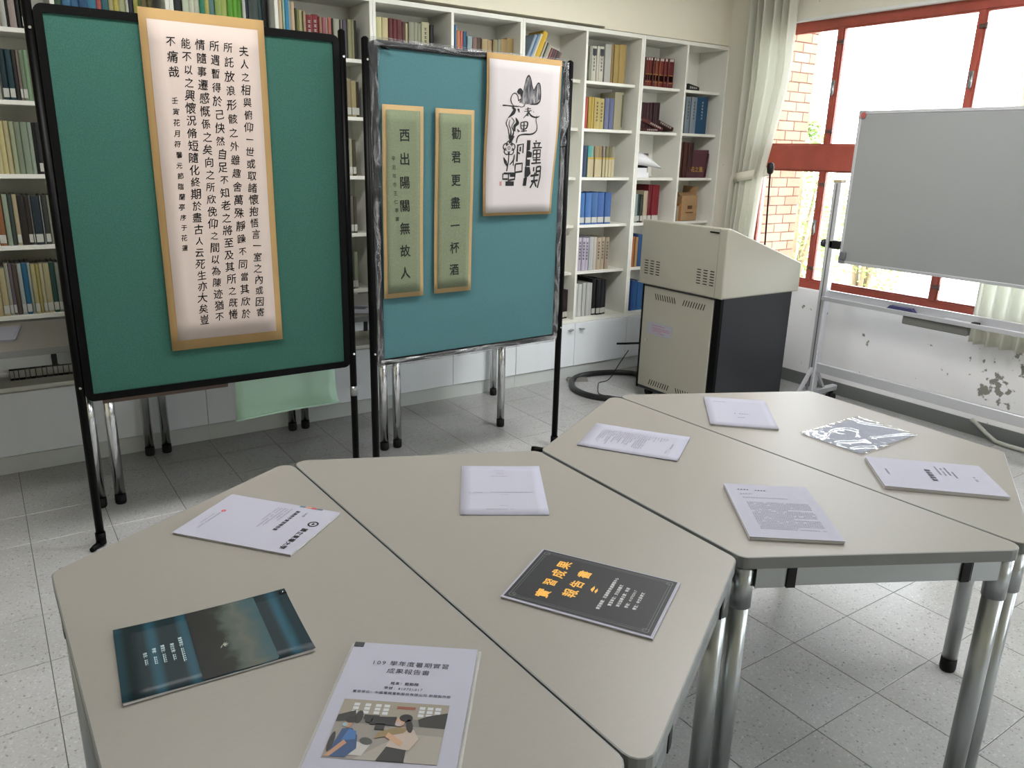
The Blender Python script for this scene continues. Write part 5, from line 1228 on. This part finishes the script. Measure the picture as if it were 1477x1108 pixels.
# 4 short list, centre
r, z = report(1.006, 1.498, -31.1, .0012, "single white sheet with few short lines, far end of the black report's table", h=.295, bend=.001)
b = MB(); rs = random.Random(4); z += .0003
for y, a, c, s_ in ((.1155, -.020, .008, .005), (.100, -.013, .006, .0035), (.092, -.010, .006, .0035), (.078, -.028, .016, .0045), (-.022, -.085, -.05, .0055), (-.021, -.032, .075, .005), (-.034, -.010, .014, .004), (-.098, -.010, .010, .004), (-.117, -.043, .024, .005)): dashes(b, a, c, y, z, s_, rs)
b.build('printed_lines', M_greyink, r, kind='stuff')
# 5 black report with gold characters
M_bcov = mat('black_cover', '222426', .5, spec=.22)
r, z = report(.894, 1.009, 31.0, .0035, 'black report with gold characters and white page edge, on the second table')
M_goldch = mat('gold_characters', 'c08c2c', .45, .0, k=1.3)
b = MB(); b.box((-.099, -.143, z-.0002), (.102, .1445, z)); b.build('black_cover', M_bcov, r)
b = MB()
for k_, (x, y, s_) in {'實': (-.058, .0805, .030), '習': (-.0145, .083, .027), '成': (.0235, .0805, .030), '果': (.061, .083, .030), '報': (-.034, .034, .029), '告': (.003, .033, .027), '書': (.044, .033, .029)}.items():
    b = MB(); put_char(b, k_, (x, y, z+.0002), UX, UY, s_, brush=.07, bold=.022); b.build('gold_character', M_goldch, r)
b = MB()
b.add([(x*.012+.001, y*.006-.003, z+.0002) for x, y in [(-1, 0), (-.3, 1), (1, .4), (.2, -.1)]], [(0, 3, 2, 1)]); b.add([(x*.010-.003, y*.005-.010, z+.0002) for x, y in [(-1, 0), (-.2, .8), (1, .3), (.1, -.3)]], [(0, 3, 2, 1)])
b.build('gold_flourish', M_goldch, r, kind='stuff')
b = MB()
line(b, '實習機構：花蓮縣教育處課程中心', 0, -.031, z+.0002, .0083, 'C', bold=.02)
line(b, '實習單位：文化局藝文', 0, -.047, z+.0002, .0083, 'C', bold=.02); line(b, '單位指導主管：林淑', 0, -.062, z+.0002, .0083, 'C', bold=.02)
line(b, '學號：410702017', 0, -.0775, z+.0002, .0083, 'C', bold=.01); line(b, '學生：中文系李文', 0, -.093, z+.0002, .0083, 'C', bold=.02)
b.build('white_text', mat('pale_text', 'b4b4b4', .6), r)
b = MB()
for ins, th_ in ((.007, .0008), (.012, .0005)):
    x0_, x1_, y0_, y1_ = -.099+ins, .102-ins, -.143+ins, .1445-ins
    for a in (((x0_, y0_), (x1_, y0_+th_)), ((x0_, y1_-th_), (x1_, y1_)), ((x0_, y0_), (x0_+th_, y1_)), ((x1_-th_, y0_), (x1_, y1_))): b.box((a[0][0], a[0][1], z-.0001), (a[1][0], a[1][1], z+.0001))
for cx_, cy_ in ((-.087, -.131), (.090, -.131), (-.087, .1325), (.090, .1325)):
    ring(b, cx_, cy_, z+.0002, .0055, .0062, 16); ring(b, cx_*.97, cy_*.97, z+.0002, .003, .0036, 12)
b.build('cover_border', mat('border_grey', '585a5c', .5), r)
# 6 sheet of text turned sideways
r, z = report(1.530, 1.580, -146.1, .0022, "white page of text lying sideways, nearest the second board", h=.293, bend=.0015)
z += .0006; b = MB(); rs = random.Random(14)
dashes(b, -.02, .02, .111, z, .006, rs); dashes(b, .035, .062, .103, z, .004, rs)
for i in range(7): dashes(b, -.061, -.061+rs.uniform(.02, .05), .088-.0085*i, z, .0042, rs)
for i in range(22): dashes(b, -.062, -.062+rs.choice([.05, .08, .12, .125, .10]), .03-.0066*i, z, .0042, rs)
b.build('printed_lines', M_greyink, r, kind='stuff')
# 7 plain report at the far edge
r, z = report(2.020, 1.603, -43.4, .0045, "white report with small centred text at the far table edge, before the lectern", bend=.0015, h=.30)
z += .0003; b = MB(); rs = random.Random(15)
dashes(b, -.026, .030, -.020, z, .006, rs); dashes(b, -.012, .02, -.060, z, .005, rs); dashes(b, -.075, -.03, .100, z, .004, rs); b.build('printed_lines', M_midink, r, kind='stuff')
# 8 thick report, right
r, z = report(2.042, .959, 45.6, .009, 'thick white report with a bold central title, at the right edge of the photo', h=.30)
b = MB(); line(b, '實習報告書', 0, .006, z, .017, 'C', bold=.03); b.build('report_title', M_midink, r)
b = MB(); rs = random.Random(16); dashes(b, -.018, .022, .117, z, .006, rs)
for i, (a, c) in enumerate([(.01, .07), (.0, .06), (.01, .065), (-.005, .045)]): dashes(b, a, c, -.022-.012*i, z, .0055, rs)
dashes(b, -.018, .022, -.104, z, .007, rs); b.build('printed_lines', M_midink, r, kind='stuff')
# 9 thick report, middle
r, z = report(1.502, 1.040, -37.6, .008, "thick white report filled with paragraphs of faint text", h=.293)
b = MB(); rs = random.Random(17); dashes(b, -.077, -.05, .1125, z, .006, rs); dashes(b, -.034, -.006, .110, z, .006, rs)
b.build('page_heading', M_midink, r)
b = MB(); dashes(b, -.076, -.045, .087, z, .006, rs); dashes(b, -.073, .036, .066, z, .0055, rs)
for i in range(19): dashes(b, -.070, .078 if i % 6 != 5 else .02, .038-.0078*i, z, .0048, rs, .25)
b.build('printed_lines', M_greyink, r, kind='stuff')
# 10 shiny plastic sleeve
root = thing('plastic_sleeve', (2.185, 1.268, HT+.0003), 'shiny crinkled clear plastic sleeve holding a grey sheet, on the far right table', 'sleeve', rz=math.radians(.9-90))
w_, h = .212, .315
b = MB(); b.box((-.098, -.150, 0), (.095, .142, .0006)); b.build('grey_sheet', mat('grey_blue_sheet', '8c909c', .6), root)
b = MB(); nxx, nyy = 56, 80; vs = []
for j in range(nyy+1):
    for i in range(nxx+1):
        x, y = -w_/2+w_*i/nxx, -h/2+h*j/nyy
        q = Vector((x*11, y*9, 1.7)); rid = 1-abs(noise.noise(q))*2.6; rid2 = 1-abs(noise.noise(q*2.3+Vector((4, 1, 0))))*3
        ed = min(1, min(w_/2-abs(x), h/2-abs(y))/.012)
        vs.append((x, y, .0022+.0026*max(0, rid)**4+.0006*max(0, rid2)**3+.0018*(1-ed)*(.5+.5*noise.noise(Vector((x*160, y*160, 0))))))
b.add(vs, [(j*(nxx+1)+i, j*(nxx+1)+i+1, (j+1)*(nxx+1)+i+1, (j+1)*(nxx+1)+i) for j in range(nyy) for i in range(nxx)], 0, True)
M_crk = bpy.data.materials.new('crinkled_plastic'); M_crk.use_nodes = True; g = NT(M_crk)
gl_ = g.n('ShaderNodeBsdfGlossy'); gl_.inputs['Roughness'].default_value = .08; gl_.inputs[0].default_value = (1, 1, 1, 1)
trn = g.n('ShaderNodeBsdfTransparent'); fr_ = g.n('ShaderNodeFresnel'); fr_.inputs[0].default_value = 1.6
ml = g.n('ShaderNodeMath', operation='MULTIPLY'); g.l(fr_.outputs[0], ml.inputs[0]); ml.inputs[1].default_value = .85; ml.use_clamp = True
ms = g.n('ShaderNodeMixShader'); g.l(ml.outputs[0], ms.inputs[0]); g.l(trn.outputs[0], ms.inputs[1]); g.l(gl_.outputs[0], ms.inputs[2]); g.l(ms.outputs[0], g.t.nodes['Material Output'].inputs[0])
b.build('sleeve_film', M_crk, root)

# ------------------------------------------------------------------ boxes over the added fill lamps (above the picture)
for x, y in FILL_LAMPS:
    b = MB((x, y, 2.95)); b.box((x-.6, y-.3, 2.95), (x+.6, y+.3, 3.0))
    tag(b.build('fill_lamp_box', M_white), 'white ceiling box over an added fill lamp, outside the picture', 'ceiling light', 'added fill lamps')
